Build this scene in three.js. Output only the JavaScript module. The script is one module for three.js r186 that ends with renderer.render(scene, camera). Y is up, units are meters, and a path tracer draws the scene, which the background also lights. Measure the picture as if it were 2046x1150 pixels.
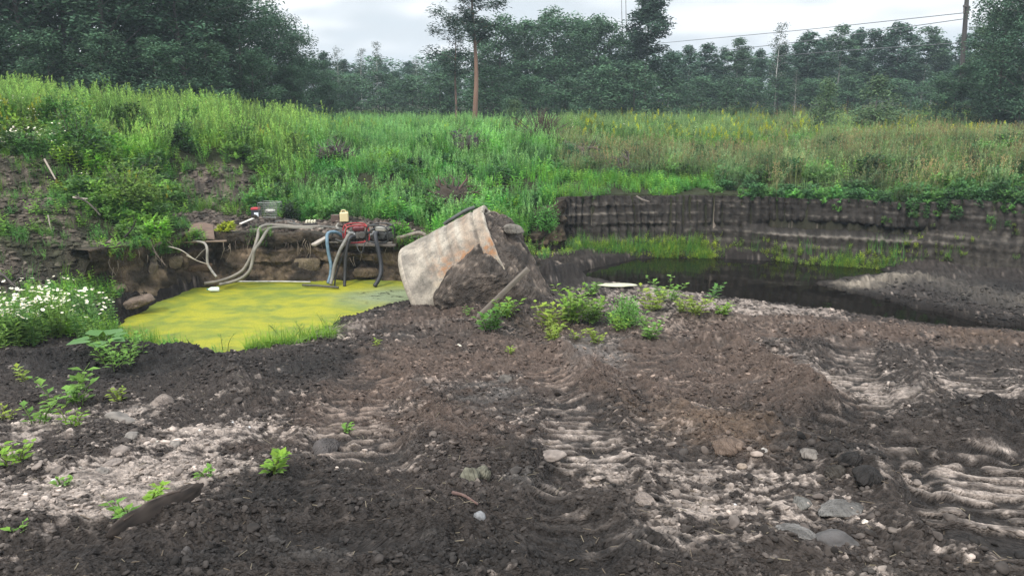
import * as THREE from 'three';
import { ImprovedNoise } from 'three/addons/math/ImprovedNoise.js';
import { ConvexGeometry } from 'three/addons/geometries/ConvexGeometry.js';
import { RoundedBoxGeometry } from 'three/addons/geometries/RoundedBoxGeometry.js';
import { mergeGeometries, mergeVertices } from 'three/addons/utils/BufferGeometryUtils.js';

// ---------------------------------------------------------------- camera, sky, sun, exposure
const scene = new THREE.Scene();
const D2R = Math.PI / 180, PITCH = 14 * D2R, FOV = 41, EYE = 4.0;
const camera = new THREE.PerspectiveCamera(FOV, 2046 / 1150, 0.1, 900);
camera.position.set(0, EYE, 0);
camera.rotation.x = -PITCH;
scene.add(camera);

const PN = new ImprovedNoise();
const noise = (x, y, z = 0) => PN.noise(x, y, z);
function fbm(x, y, z, oct) { let s = 0, a = 1, n = 0; for (let i = 0; i < oct; i++) { s += a * PN.noise(x, y, z); n += a; a *= 0.5; x = x * 2.03 + 7.1; y = y * 2.03 + 3.7; z = z * 2.03 + 1.3; } return s / n; }
const clamp = (x, a = 0, b = 1) => Math.min(b, Math.max(a, x));
const sstep = (x, a, b) => { const t = clamp((x - a) / (b - a)); return t * t * (3 - 2 * t); };
const lerp = (a, b, t) => a + (b - a) * t;
function rng(seed) { let s = (seed * 2654435761) | 0; return () => { s = (s + 0x6d2b79f5) | 0; let t = Math.imul(s ^ (s >>> 15), 1 | s); t = (t + Math.imul(t ^ (t >>> 7), 61 | t)) ^ t; return ((t ^ (t >>> 14)) >>> 0) / 4294967296; }; }

{ // an overcast sky: brighter towards the zenith, layered cloud
  const W = 1024, H = 512, data = new Float32Array(W * H * 4);
  for (let j = 0; j < H; j++) for (let i = 0; i < W; i++) {
    const el = ((j + 0.5) / H - 0.5) * Math.PI, az = ((i + 0.5) / W - 0.5) * 2 * Math.PI;
    const y = Math.sin(el), x = Math.cos(az) * Math.cos(el), z = Math.sin(az) * Math.cos(el), o = (j * W + i) * 4;
    let L, r, g, b;
    if (y > 0) {
      const k = 1 / (y + 0.09), cx = x * k, cz = z * k;
      const big = fbm(cx * 0.42 + 11.3, cz * 0.42 + 4.2, 2.5, 4), det = fbm(cx * 1.5 + 3, cz * 1.5 - 8, 7.7, 4);
      const c = clamp(0.54 + big * 2.0 + det * 1.0);
      L = 0.355 * (1 + 2 * y) * lerp(0.66, 1.24, c);
      const cool = 1 - c * 0.8;
      r = L * (1 - 0.15 * cool); g = L * (1 - 0.05 * cool); b = L * (1.01 + 0.03 * cool);
    } else { L = 0.12; r = L; g = L; b = L * 0.95; const t = sstep(y, -0.06, 0); r = lerp(r, 0.6, t); g = lerp(g, 0.62, t); b = lerp(b, 0.64, t); }
    data[o] = r; data[o + 1] = g; data[o + 2] = b; data[o + 3] = 1;
  }
  const sky = new THREE.DataTexture(data, W, H, THREE.RGBAFormat, THREE.FloatType);
  sky.mapping = THREE.EquirectangularReflectionMapping; sky.magFilter = THREE.LinearFilter; sky.needsUpdate = true;
  scene.background = sky; scene.environment = sky;
}
const sun = new THREE.DirectionalLight(new THREE.Color(1.0, 0.96, 0.9), 1.5);
sun.position.set(-22, 42, 16); sun.target.position.set(0, 0, -18);
sun.castShadow = true; sun.shadow.radius = 26; sun.shadow.mapSize.set(2048, 2048);
Object.assign(sun.shadow.camera, { left: -60, right: 60, top: 60, bottom: -60, near: 1, far: 200 });
scene.add(sun, sun.target);
scene.fog = new THREE.FogExp2(new THREE.Color(0.74, 0.88, 1.0), 0.0009);

const renderer = new THREE.WebGLRenderer({ antialias: true });
renderer.setSize(1024, 575);
renderer.toneMapping = THREE.LinearToneMapping;
renderer.toneMappingExposure = 2.5;
renderer.shadowMap.enabled = true;

// ---------------------------------------------------------------- naming and placing
const taken = {};
function numbered(name) { const n = taken[name] = (taken[name] ?? -1) + 1; return n ? `${name}_${String(n).padStart(3, '0')}` : name; }
function tag(o, label, category, group, kind) {
  if (label) o.userData.label = label;
  if (category) o.userData.category = category;
  if (group) o.userData.group = group;
  if (kind) o.userData.kind = kind;
  return o;
}
function mesh(name, geo, mat, parent) {
  const m = new THREE.Mesh(geo, mat); m.castShadow = m.receiveShadow = true;
  m.name = parent ? name : numbered(name);
  (parent ?? scene).add(m);
  return m;
}
function group(name, pos = [0, 0, 0], turn = 0) { const g = new THREE.Group(); g.name = numbered(name); g.position.set(...pos); g.rotation.y = turn; scene.add(g); return g; }
const F = 575 / Math.tan(FOV / 2 * D2R), CP = Math.cos(PITCH), SP = Math.sin(PITCH);
function dir(px, py) { const a = (px - 1023) / F, b = -(py - 575) / F; return new THREE.Vector3(a, b * CP - SP, -CP - b * SP); }   // measured line of sight of a point of the photograph
function at(px, py, d) { const v = dir(px, py); return v.multiplyScalar(d / -v.z).add(camera.position); }                            // the point on it that lies d metres ahead
function onPlane(px, py, y = 0) { const v = dir(px, py); return v.multiplyScalar((y - EYE) / v.y).add(camera.position); }
function toPx(x, y, z) { const dy = y - EYE, zc = -z * CP - dy * SP, yc = dy * CP - z * SP; return [1023 + F * x / zc, 575 - F * (yc) / zc]; }
const V = (x, y, z) => new THREE.Vector3(x, y, z);

// ---------------------------------------------------------------- geometry collector
class MB {
  constructor() { this.p = []; this.c = []; this.i = []; this.n = 0; }
  v(x, y, z, c) { this.p.push(x, y, z); this.c.push(c[0], c[1], c[2]); return this.n++; }
  tri(a, b, c) { this.i.push(a, b, c); }
  leaf(x, y, z, dx, dy, dz, nx, ny, nz, len, wid, c, fold = 0.15) { // a pointed leaf from its foot along d, facing n
    const sx = dy * nz - dz * ny, sy = dz * nx - dx * nz, sz = dx * ny - dy * nx, k = 1 / (Math.hypot(sx, sy, sz) || 1), w = wid * 0.5 * k, m = 0.45 * len, f = fold * wid;
    const a = this.v(x, y, z, c), b = this.v(x + dx * m + sx * w + nx * f, y + dy * m + sy * w + ny * f, z + dz * m + sz * w + nz * f, c);
    const t = this.v(x + dx * len, y + dy * len, z + dz * len, c), e = this.v(x + dx * m - sx * w + nx * f, y + dy * m - sy * w + ny * f, z + dz * m - sz * w + nz * f, c);
    this.i.push(a, b, t, a, t, e);
  }
  blade(x, z, h, lean, az, w, c0, c1, y0 = 0, curl = 1) { // a grass blade of four points per side
    const ca = Math.cos(az), sa = Math.sin(az); let pr = null;
    for (let k = 0; k <= 3; k++) {
      const t = k / 3, r = lean * Math.pow(t, 1 + curl), y = y0 + h * (t - 0.18 * lean / h * t * t), ww = w * (1 - t * 0.92) * 0.5, c = [lerp(c0[0], c1[0], t), lerp(c0[1], c1[1], t), lerp(c0[2], c1[2], t)];
      const cx = x + ca * r, cz = z + sa * r, A = this.v(cx - sa * ww, y, cz + ca * ww, c), B = this.v(cx + sa * ww, y, cz - ca * ww, c);
      if (pr) this.i.push(pr[0], pr[1], B, pr[0], B, A); pr = [A, B];
    }
  }
  tube(pts, radii, sides, c, cap = true) {
    const N = pts.length; let up = V(0.31, 0.2, 0.93), prev = null, c0 = null;
    for (let k = 0; k < N; k++) {
      const t = pts[Math.min(k + 1, N - 1)].clone().sub(pts[Math.max(k - 1, 0)]).normalize();
      const u = up.clone().addScaledVector(t, -up.dot(t)); if (u.lengthSq() < 1e-4) u.set(1, 0.1, 0.2).addScaledVector(t, -t.x); u.normalize(); up = u;
      const w = t.clone().cross(u), r = Array.isArray(radii) ? radii[k] : radii, cc = typeof c === 'function' ? c(k / (N - 1)) : c, ring = [];
      for (let s = 0; s < sides; s++) { const a = s / sides * 2 * Math.PI, ca = Math.cos(a) * r, sa = Math.sin(a) * r; ring.push(this.v(pts[k].x + u.x * ca + w.x * sa, pts[k].y + u.y * ca + w.y * sa, pts[k].z + u.z * ca + w.z * sa, cc)); }
      if (prev) for (let s = 0; s < sides; s++) { const s2 = (s + 1) % sides; this.i.push(prev[s], prev[s2], ring[s2], prev[s], ring[s2], ring[s]); }
      prev = ring; if (!k) c0 = ring;
    }
    if (cap) for (const [ring, f] of [[c0, 1], [prev, 0]]) for (let s = 1; s < sides - 1; s++) f ? this.i.push(ring[0], ring[s + 1], ring[s]) : this.i.push(ring[0], ring[s], ring[s + 1]);
  }
  geo(normals = true) {
    const g = new THREE.BufferGeometry();
    g.setAttribute('position', new THREE.BufferAttribute(new Float32Array(this.p), 3));
    g.setAttribute('color', new THREE.BufferAttribute(new Float32Array(this.c), 3));
    g.setIndex(this.n > 65535 ? new THREE.BufferAttribute(new Uint32Array(this.i), 1) : this.i);
    if (normals) g.computeVertexNormals();
    return g;
  }
}
function colored(geo, c) { const n = geo.attributes.position.count, a = new Float32Array(n * 3); for (let i = 0; i < n; i++) { a[3 * i] = c[0]; a[3 * i + 1] = c[1]; a[3 * i + 2] = c[2]; } geo.setAttribute('color', new THREE.BufferAttribute(a, 3)); return geo; }

// ---------------------------------------------------------------- materials
function grain(size, seed, f) { // a tileable grey map
  const d = new Uint8Array(size * size * 4), n = 4;
  for (let j = 0; j < size; j++) for (let i = 0; i < size; i++) {
    const a = i / size * 2 * Math.PI, b = j / size * 2 * Math.PI, v = clamp(f(Math.cos(a) / (2 * Math.PI), Math.sin(a) / (2 * Math.PI), Math.cos(b) / (2 * Math.PI), Math.sin(b) / (2 * Math.PI), seed)) * 255, o = (j * size + i) * 4;
    d[o] = d[o + 1] = d[o + 2] = v; d[o + 3] = 255;
  }
  const t = new THREE.DataTexture(d, size, size); t.wrapS = t.wrapT = THREE.RepeatWrapping; t.magFilter = THREE.LinearFilter; t.needsUpdate = true; return t;
}
const tor = (a, b, c, d, s, k) => PN.noise(a * k + s, b * k + c * k * 0.731 + s * 2, d * k + c * k * 0.45 + s * 3);
const crumbTex = grain(512, 3.1, (a, b, c, d, s) => { const r = 1 - Math.abs(tor(a, b, c, d, s, 40)) * 2; return 0.5 + 0.3 * tor(a, b, c, d, s, 18) + 0.22 * (r - 0.6) + 0.35 * tor(a, b, c, d, s + 9, 90) + 0.2 * tor(a, b, c, d, s + 4, 160); });
const std = (o) => new THREE.MeshStandardMaterial({ roughness: 0.9, ...o });
const M = {
  soil: new THREE.MeshPhysicalMaterial({ vertexColors: true, roughness: 0.85, specularIntensity: 0.22, bumpMap: crumbTex, bumpScale: 0.03, name: 'soil' }),
  cliff: new THREE.MeshPhysicalMaterial({ vertexColors: true, roughness: 0.85, specularIntensity: 0.25, bumpMap: crumbTex, bumpScale: 0.035, name: 'peat face' }),
  clod: new THREE.MeshPhysicalMaterial({ vertexColors: true, roughness: 0.9, specularIntensity: 0.25, name: 'clods' }),
  stone: std({ vertexColors: true, roughness: 0.85, bumpMap: crumbTex, bumpScale: 0.008, name: 'stone' }),
  concrete: std({ vertexColors: true, roughness: 0.88, bumpMap: crumbTex, bumpScale: 0.006, name: 'concrete' }),
  wood: std({ vertexColors: true, roughness: 0.85, name: 'wood' }),
  bark: std({ vertexColors: true, roughness: 0.95, name: 'bark' }),
  leaf: new THREE.MeshPhysicalMaterial({ vertexColors: true, roughness: 0.8, transmission: 0.48, thickness: 0, specularIntensity: 0.3, name: 'leaf' }),
  crown: new THREE.MeshPhysicalMaterial({ vertexColors: true, roughness: 0.85, transmission: 0.35, thickness: 0, specularIntensity: 0.2, name: 'tree leaf' }),
  flower: std({ vertexColors: true, roughness: 0.8, name: 'petal' }),
  paint: std({ vertexColors: true, roughness: 0.45, name: 'painted metal' }),
  plastic: std({ vertexColors: true, roughness: 0.5, name: 'plastic' }),
  rubber: std({ vertexColors: true, roughness: 0.6, name: 'hose rubber' }),
  metal: std({ vertexColors: true, roughness: 0.4, metalness: 0.8, name: 'bare metal' }),
};

// ---------------------------------------------------------------- the lie of the land
const flat = (v) => [v.x, v.z];
// the rim of the pit, left to right: [x px, metres ahead, wall (0 a plain slope, 1 the pond bank, 2 the dug peat face)]
const RIM = [[-17, 9, 0, 1], [-13.5, -6, 0, 1], [0, 12.6, 0], [110, 13.6, 0], [205, 14.3, 0.6], [300, 15.5, 1], [380, 16.5, 1], [470, 16.9, 1], [560, 17.0, 1], [680, 16.95, 1], [790, 16.9, 1], [900, 17.3, 1],
  [1055, 18.6, 1], [1110, 19.7, 2], [1290, 20.1, 2], [1440, 20.0, 2], [1610, 19.5, 2], [1790, 18.8, 2], [2046, 17.5, 2], [2250, 16.4, 2], [19, -11, 2, 1], [22, 9, 0, 1]].map(([a, b, w, raw]) => (raw ? [a, b, w] : [...flat(at(a, 470, b)), w]));
function rimSide(x, z) { // distance to the rim, positive on the upper side; kind of wall there
  let best = 1e9, kind = 0, inside = false;
  const n = RIM.length;
  for (let i = 0, j = n - 1; i < n; j = i++) {
    const [ax, az, aw] = RIM[j], [bx, bz, bw] = RIM[i];
    if ((bz > z) !== (az > z) && x < (ax - bx) * (z - bz) / (az - bz) + bx) inside = !inside;
    if (i === 0) continue;
    const dx = bx - ax, dz = bz - az, t = clamp(((x - ax) * dx + (z - az) * dz) / (dx * dx + dz * dz)), q = (x - ax - dx * t) ** 2 + (z - az - dz * t) ** 2;
    if (q < best) { best = q; kind = lerp(aw, bw, t); }
  }
  return [inside ? -Math.sqrt(best) : Math.sqrt(best), kind];
}
function polySide(P, x, z) { // positive inside
  let best = 1e9, inside = false;
  for (let i = 0, j = P.length - 1; i < P.length; j = i++) {
    const [ax, az] = P[j], [bx, bz] = P[i];
    if ((bz > z) !== (az > z) && x < (ax - bx) * (z - bz) / (az - bz) + bx) inside = !inside;
    const dx = bx - ax, dz = bz - az, t = clamp(((x - ax) * dx + (z - az) * dz) / (dx * dx + dz * dz || 1e-9)), q = (x - ax - dx * t) ** 2 + (z - az - dz * t) ** 2;
    if (q < best) best = q;
  }
  return inside ? Math.sqrt(best) : -Math.sqrt(best);
}
const shore = (list) => list.map(([x, y]) => flat(onPlane(x, y, 0)));
const POND = shore([[196, 700], [215, 655], [296, 604], [380, 574], [480, 558], [560, 552], [700, 550], [800, 556], [900, 575], [850, 606], [800, 616], [745, 626], [690, 645], [650, 672], [560, 702], [490, 726], [430, 732], [330, 722], [280, 708]]);
const POOL = shore([[1135, 562], [1235, 572], [1330, 585], [1440, 600], [1530, 612], [1640, 626], [1760, 645], [1900, 664], [2130, 680], [2130, 655], [1980, 643], [1850, 614], [1740, 590], [1640, 567], [1700, 556], [1775, 545], [1770, 528], [1600, 522], [1420, 512], [1280, 512], [1190, 530], [1130, 548]]);

// heights of the ground above the rim: [x px, y px, metres ahead] of ground seen in the photograph, plants taken off
const UPPER = [[-420, 640, 9], [-250, 470, 12], [-130, 590, 11.5], [0, 545, 12.9], [0, 480, 14], [0, 400, 15.2], [0, 310, 16.8], [0, 235, 19.5], [0, 222, 24], [-300, 240, 19], [110, 500, 14], [110, 400, 15.8], [120, 300, 17.5], [130, 228, 20.5], [220, 488, 14.9], [215, 400, 17],
  [215, 300, 19], [215, 236, 22], [310, 484, 15.8], [320, 400, 18.2], [330, 300, 20.3], [330, 246, 23.5], [400, 458, 16.9], [380, 428, 17.8], [480, 428, 18.4], [430, 340, 20], [430, 290, 21.5], [430, 255, 24.5], [470, 462, 17.1], [560, 466, 17.1], [520, 441, 18.2], [600, 441, 18.2], [640, 440, 18.2], [680, 440, 18.2], [700, 476, 17.05], [760, 478, 17.0], [740, 446, 18], [560, 340, 21.2], [560, 280, 25], [560, 262, 30], [750, 345, 21.5], [750, 285, 26.5], [750, 262, 34],
  [850, 470, 17.5], [900, 440, 18.2], [920, 360, 20.6], [930, 285, 25.5], [930, 262, 33], [1050, 470, 18.9], [1070, 410, 19.6], [1060, 350, 22], [1060, 290, 26], [1060, 262, 33], [1115, 392, 19.9], [1200, 390, 20.2], [1200, 362, 22], [1220, 305, 27], [1250, 270, 42], [1290, 391, 20.4],
  [1450, 391, 20.2], [1450, 355, 23], [1450, 300, 29], [1450, 268, 46], [1610, 397, 19.7], [1620, 350, 22], [1650, 300, 27], [1650, 268, 46], [1790, 404, 19], [1800, 350, 21], [1850, 300, 25], [1850, 268, 45], [2046, 408, 17.7], [2046, 350, 19.6], [2046, 300, 23], [2046, 268, 45], [2300, 420, 16.4], [2300, 330, 19]].map(([px, py, d]) => { const p = at(px, py, d); return [p.x, p.z, p.y]; });
for (let a = -4; a <= 4; a++) UPPER.push([a * 16, -64, 2.3], [a * 26, -100, 2.4]);
UPPER.push([-18, -4, 3.2], [-19, 6, 3.5], [22, -8, 2], [25, 4, 2.4]);
function upperH(x, z) { let s = 0, n = 0; for (const [a, b, y] of UPPER) { const q = (x - a) ** 2 + (z - b) ** 2 + 0.05, w = 1 / (q * Math.sqrt(q)); s += w * y; n += w; } return s / n; }
function floorBase(x, z) {
  const d = -z;
  let y = d < 9.5 ? 2.45 - 0.205 * d : 0.5 - 0.3 * sstep(d, 9.0, 13.2);
  if (d < 0.5) y = 2.35 + 0.1 * sstep(-d, 0, 3);
  y += 0.35 * sstep(-x, 4.6, 8.5) * sstep(d, 8, 10.5);
  return y;
}
function onFloor(px, py) { let p = onPlane(px, py, 1); for (let i = 0; i < 14; i++) p = onPlane(px, py, floorBase(p.x, p.z)); return p; }
function ribbon(list) { const P = list.map(([x, y]) => onFloor(x, y)); return P.map((p) => [p.x, p.z]); }
function along(P, x, z) { // [distance to a polyline, metres along it, signed side]
  let best = 1e9, s = 0, run = 0, side = 0;
  for (let i = 1; i < P.length; i++) {
    const [ax, az] = P[i - 1], [bx, bz] = P[i], dx = bx - ax, dz = bz - az, l = Math.hypot(dx, dz), t = clamp(((x - ax) * dx + (z - az) * dz) / (l * l)), q = (x - ax - dx * t) ** 2 + (z - az - dz * t) ** 2;
    if (q < best) { best = q; s = run + t * l; side = Math.sign(dx * (z - az) - dz * (x - ax)); }
    run += l;
  }
  return [Math.sqrt(best), s, side];
}
// windrows of pushed-up soil: centre line, half width, height, colour
const RIDGES = [
  [[[1120, 706], [1165, 750], [1210, 800]], 0.30, 0.22, 1], [[[1420, 695], [1500, 725], [1570, 775], [1625, 825]], 0.36, 0.34, 1],
  [[[1640, 668], [1780, 668], [1900, 676], [2060, 686]], 0.36, 0.17, 1], [[[2120, 860], [1990, 862], [1870, 890]], 0.45, 0.30, 0],
  [[[800, 740], [850, 800], [890, 880], [930, 960], [960, 1030]], 0.20, 0.13, 0], [[[930, 840], [1000, 900], [1050, 960]], 0.22, 0.12, 0],
  [[[240, 706], [360, 722], [440, 748], [500, 800]], 0.40, 0.26, 0], [[[-60, 716], [120, 720], [240, 735]], 0.35, 0.14, 0],
  [[[-100, 1085], [150, 1070], [420, 1050], [700, 1035], [900, 1060]], 0.22, 0.10, 0], [[[1500, 830], [1560, 880], [1680, 930], [1740, 975]], 0.22, 0.15, 0],
  [[[1290, 770], [1420, 870], [1500, 930]], 0.2, 0.09, 1], [[[1780, 700], [1830, 760], [1860, 830]], 0.22, 0.13, 0], [[[1540, 690], [1640, 690], [1600, 740]], 0.22, 0.10, 0],
  [[[700, 656], [800, 650], [900, 655], [1010, 690]], 0.3, 0.10, 1], [[[1180, 1010], [1250, 1060], [1290, 1140]], 0.16, 0.08, 0], [[[1560, 1090], [1640, 1060], [1720, 1075]], 0.12, 0.06, 0],
  [[[1085, 566], [1115, 548], [1140, 556]], 0.34, 0.42, 0],
  [[[1380, 636], [1500, 640], [1640, 650]], 0.3, 0.10, 1],
].map(([l, w, h, c]) => [ribbon(l), w, h, c]);
// tracks of a crawler: centre line, half width, strength
const TRACKS = [[[[700, 1060], [706, 900], [725, 800], [745, 720]], 0.42, 0.9], [[[1190, 1120], [1170, 950], [1150, 820], [1085, 725]], 0.36, 0.9], [[[1712, 850], [1690, 770], [1700, 695]], 0.42, 1.15],
  [[[2010, 1060], [1935, 965], [1900, 905]], 0.5, 1.15], [[[1960, 840], [1920, 700]], 0.44, 0.9], [[[1370, 1100], [1330, 880], [1310, 700]], 0.34, 0.6], [[[560, 1080], [520, 940]], 0.3, 0.4], [[[2100, 1130], [1990, 960]], 0.3, 0.8]].map(([l, w, s]) => [ribbon(l), w, s]);
// soils that lie bare in patches: [x px, y px, half width px, half height px, kind (p pale silt, b brown, o ochre, k black, g grey), strength]
const PATCHES = [[70, 990, 230, 90, 'p', 1], [40, 860, 110, 40, 'p', 0.8], [330, 935, 130, 40, 'p', 1.15], [440, 868, 150, 22, 'p', 0.9], [280, 820, 70, 40, 'p', 0.28], [1695, 770, 85, 80, 'p', 1.1], [1925, 770, 90, 70, 'p', 0.9], [1640, 1020, 150, 70, 'p', 0.46], [1490, 990, 130, 70, 'p', 0.43],
  [1910, 960, 150, 50, 'p', 0.95], [1330, 930, 130, 90, 'p', 0.43], [1330, 640, 150, 40, 'p', 0.46], [700, 655, 70, 18, 'p', 0.9], [845, 748, 70, 26, 'p', 0.50], [1150, 880, 80, 130, 'p', 0.46], [1310, 590, 170, 26, 'p', 0.9], [1560, 615, 120, 22, 'p', 1.1], [1390, 1020, 110, 50, 'p', 0.43], [1320, 1105, 70, 40, 'p', 0.37], [1960, 1060, 110, 40, 'p', 0.37],
  [720, 900, 120, 60, 'p', 0.31], [680, 830, 120, 40, 'p', 0.37], [1170, 720, 60, 30, 'g', 0.7], [1200, 690, 100, 30, 'g', 0.5], [1000, 790, 90, 40, 'g', 0.5],
  [740, 790, 130, 80, 'b', 1.1], [900, 720, 230, 40, 'b', 1], [1130, 740, 110, 60, 'b', 1], [1330, 750, 110, 90, 'b', 0.9], [1450, 860, 110, 50, 'o', 0.9], [1820, 665, 260, 26, 'b', 1], [1960, 680, 130, 30, 'o', 0.6], [1110, 655, 110, 30, 'o', 0.7], [880, 640, 120, 22, 'b', 0.9], [1520, 760, 120, 70, 'b', 0.9], [1000, 860, 120, 60, 'b', 0.5], [1450, 660, 200, 30, 'b', 0.8], [860, 850, 90, 60, 'b', 0.5], [1290, 830, 140, 60, 'o', 0.5],
  [330, 745, 250, 40, 'k', 1], [640, 730, 90, 30, 'k', 0.9], [960, 1100, 420, 60, 'k', 1], [300, 1120, 360, 40, 'k', 1], [1990, 572, 150, 34, 'k', 1.3], [1130, 560, 60, 22, 'k', 1], [300, 1010, 150, 45, 'p', 0.9], [640, 980, 180, 60, 'k', 0.8], [1950, 870, 150, 40, 'k', 1], [1080, 960, 90, 70, 'k', 0.6], [1700, 920, 90, 60, 'k', 0.9], [120, 730, 200, 30, 'k', 0.8], [1250, 1120, 120, 40, 'k', 0.4], [520, 1010, 120, 40, 'k', 0.6],
].map(([px, py, rx, ry, k, s]) => { const c = onFloor(px, py), a = onFloor(px, py - ry), b = onFloor(px, py + ry), e = onFloor(px + rx, py); return [c.x, c.z, Math.abs(e.x - c.x), Math.max(0.1, Math.abs(a.z - b.z) / 2), k, s]; });
const SPIT = [[1640, 566], [1720, 558], [1800, 548], [1880, 556], [1960, 580], [2100, 610]].map(([x, y]) => flat(onPlane(x, y, 0.15)));
const TUBFOOT = flat(onPlane(985, 608, 0.25));

const CW = { pale: [0.27, 0.225, 0.195], brown: [0.084, 0.061, 0.049], ochre: [0.108, 0.075, 0.053], black: [0.019, 0.017, 0.016], peat: [0.040, 0.033, 0.029], grey: [0.16, 0.15, 0.14] };
function mixc(a, b, t) { return [a[0] + (b[0] - a[0]) * t, a[1] + (b[1] - a[1]) * t, a[2] + (b[2] - a[2]) * t]; }
function floorAt(x, z, fine) { // height and colour of the pit floor
  let h = floorBase(x, z), w = { p: 0, b: 0, o: 0, k: 0, g: 0 }, loose = 0, press = 0, groove = 0, ridgeBrown = 0, ridge = 0;
  const wx = x + 0.16 * noise(x * 1.9, 3.3, z * 1.9) + 0.05 * noise(x * 6, 1.3, z * 6), wz = z + 0.16 * noise(x * 1.9, 8.1, z * 1.9) + 0.05 * noise(x * 6, 5.3, z * 6);
  for (const [P, hw, hh, c] of RIDGES) {
    const [q, s] = along(P, wx, wz); if (q > hw * 2.4) continue;
    const q1 = Math.max(0, 1 - q / (hw * 1.55)), up = Math.pow(q1, 1.15) * (0.9 + 0.35 * noise(s * 1.7, P[0][0], 2));
    h += hh * up; loose = Math.max(loose, up); ridge = Math.max(ridge, up); if (c) ridgeBrown = Math.max(ridgeBrown, up);
  }
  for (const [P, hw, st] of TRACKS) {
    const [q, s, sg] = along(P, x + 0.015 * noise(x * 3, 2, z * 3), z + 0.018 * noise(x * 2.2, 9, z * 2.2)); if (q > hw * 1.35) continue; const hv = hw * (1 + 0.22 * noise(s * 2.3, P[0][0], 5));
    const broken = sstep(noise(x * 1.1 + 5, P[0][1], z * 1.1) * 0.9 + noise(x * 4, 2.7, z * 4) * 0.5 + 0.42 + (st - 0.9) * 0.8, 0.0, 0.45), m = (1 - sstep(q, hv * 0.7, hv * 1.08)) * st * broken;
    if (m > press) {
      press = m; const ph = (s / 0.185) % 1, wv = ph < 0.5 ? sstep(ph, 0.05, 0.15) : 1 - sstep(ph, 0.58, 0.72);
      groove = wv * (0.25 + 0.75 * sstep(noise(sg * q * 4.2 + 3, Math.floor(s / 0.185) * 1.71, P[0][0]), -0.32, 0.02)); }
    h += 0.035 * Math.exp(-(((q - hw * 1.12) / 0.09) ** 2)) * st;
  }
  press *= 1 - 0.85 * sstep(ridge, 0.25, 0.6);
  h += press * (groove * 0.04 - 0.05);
  const [sp, ss] = along(SPIT, wx, wz); const spit = Math.exp(-((sp / 0.6) ** 2)) * sstep(ss, 0, 1.2); h = lerp(h, 0.03, Math.exp(-((sp / 1.3) ** 2)));
  h += spit * (0.07 + 0.26 * fbm(x * 2.6, 6, z * 2.6, 4)) + 0.07 * (0.7 + noise(x * 3, 1, z * 3)) * Math.exp(-((sp / 0.3) ** 2)) * sstep(ss, 0.3, 1.5);
  const tq = Math.hypot((wx - TUBFOOT[0]) * 0.8, wz - TUBFOOT[1]); h += 0.28 * Math.exp(-((tq / 1.1) ** 2));
  for (const [cx, cz, rx, rz, k, s] of PATCHES) { const q = ((wx - cx) / rx) ** 2 + ((wz - cz) / rz) ** 2; if (q < 5) w[k] += s * Math.exp(-q * 1.05); }
  const calm = press * 0.75;
  const n1 = fbm(x * 1.35, 0.3, z * 1.35, 3), n2 = fbm(x * 5.1, 4.3, z * 5.1, 3);
  h += n1 * 0.10 * (1 - calm * 0.8) + 0.012 * noise(x * 2.5, 17, z * 9) + n2 * 0.05 * (1 - Math.min(0.9, calm * 1.15)) * (1 + loose);
  const P = polySide(POND, wx, wz), L = polySide(POOL, wx, wz), wet = Math.max(P, L);
  let n3 = 0, n4 = 0;
  if (fine) { n3 = fbm(x * 17, h * 17 + 6.3, z * 17, 3); n4 = noise(x * 52, h * 52, z * 52); const r = 1 - Math.abs(noise(x * 11, 3.9, z * 11)) * 2; h += (n3 * 0.04 + n4 * 0.016 + Math.max(0, r - 0.25) * 0.026) * (1 - Math.min(1, calm * 1.0)) * (1 - 0.6 * clamp(w.p)); }
  // the shores
  const lip = sstep(wet, -0.9, 0.25); h = lerp(h, Math.min(h, -0.25), sstep(wet, -0.12, 0.35)); if (wet < 0.1) h = lerp(h, Math.max(0.03, h * 0.55), lip * (wet < -0.05 ? 1 : 0.8));
  // colour
  const nz = fbm(x * 2.3 + 9, 7.7, z * 2.3, 3), sp1 = fbm(x * 9, 2.2, z * 9, 2);
  const far = sstep(-z, 7, 12);
  let pale = clamp((w.p * 1.0 - w.k * 0.5 - 0.47 + nz * 1.0 + sp1 * 1.1 + (fine ? n3 * 1.1 + n4 * 0.18 : 0)) * 2.0 + 0.12);
  let brown = clamp((w.b * 0.9 + far * 0.10 + ridgeBrown * 0.45 - w.k * 0.6 - 0.25 - nz * 0.5 + n2 * 0.6) * 1.3), ochre = clamp((w.o - 0.3 + sp1 * 0.7) * 1.2), black = clamp(w.k * 0.9 - 0.1 + n2 * 0.3);
  let c = mixc(CW.peat, CW.black, black);
  c = mixc(c, CW.brown, brown * 0.95); c = mixc(c, CW.ochre, ochre * 0.8); c = mixc(c, CW.grey, clamp(w.g - 0.2 + nz) * 0.7);
  pale *= 1 - ridge * 0.75; const smear = fbm(x * 1.7 + 4, 11, z * 6.5, 3) + 0.35 * noise(x * 7, 13, z * 19); pale *= 1 - 0.85 * sstep(smear, 0.02, 0.26) * (1 - 0.35 * clamp(w.p - 0.6));
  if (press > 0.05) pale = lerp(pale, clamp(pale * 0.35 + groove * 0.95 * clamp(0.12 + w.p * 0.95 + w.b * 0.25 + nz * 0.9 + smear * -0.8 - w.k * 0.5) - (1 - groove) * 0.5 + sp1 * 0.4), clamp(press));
  if (press > 0.05) c = mixc(c, CW.black, (1 - groove) * clamp(press) * 0.75);  // gaps between tread ridges: dark peat, plus shade put into the colour
  const paleC = mixc(CW.pale, [0.20, 0.145, 0.115], clamp(w.b * 0.8 + w.o * 0.5 + far * 0.25 - w.p * 0.3));
  c = mixc(c, paleC, pale * 0.92);
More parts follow.
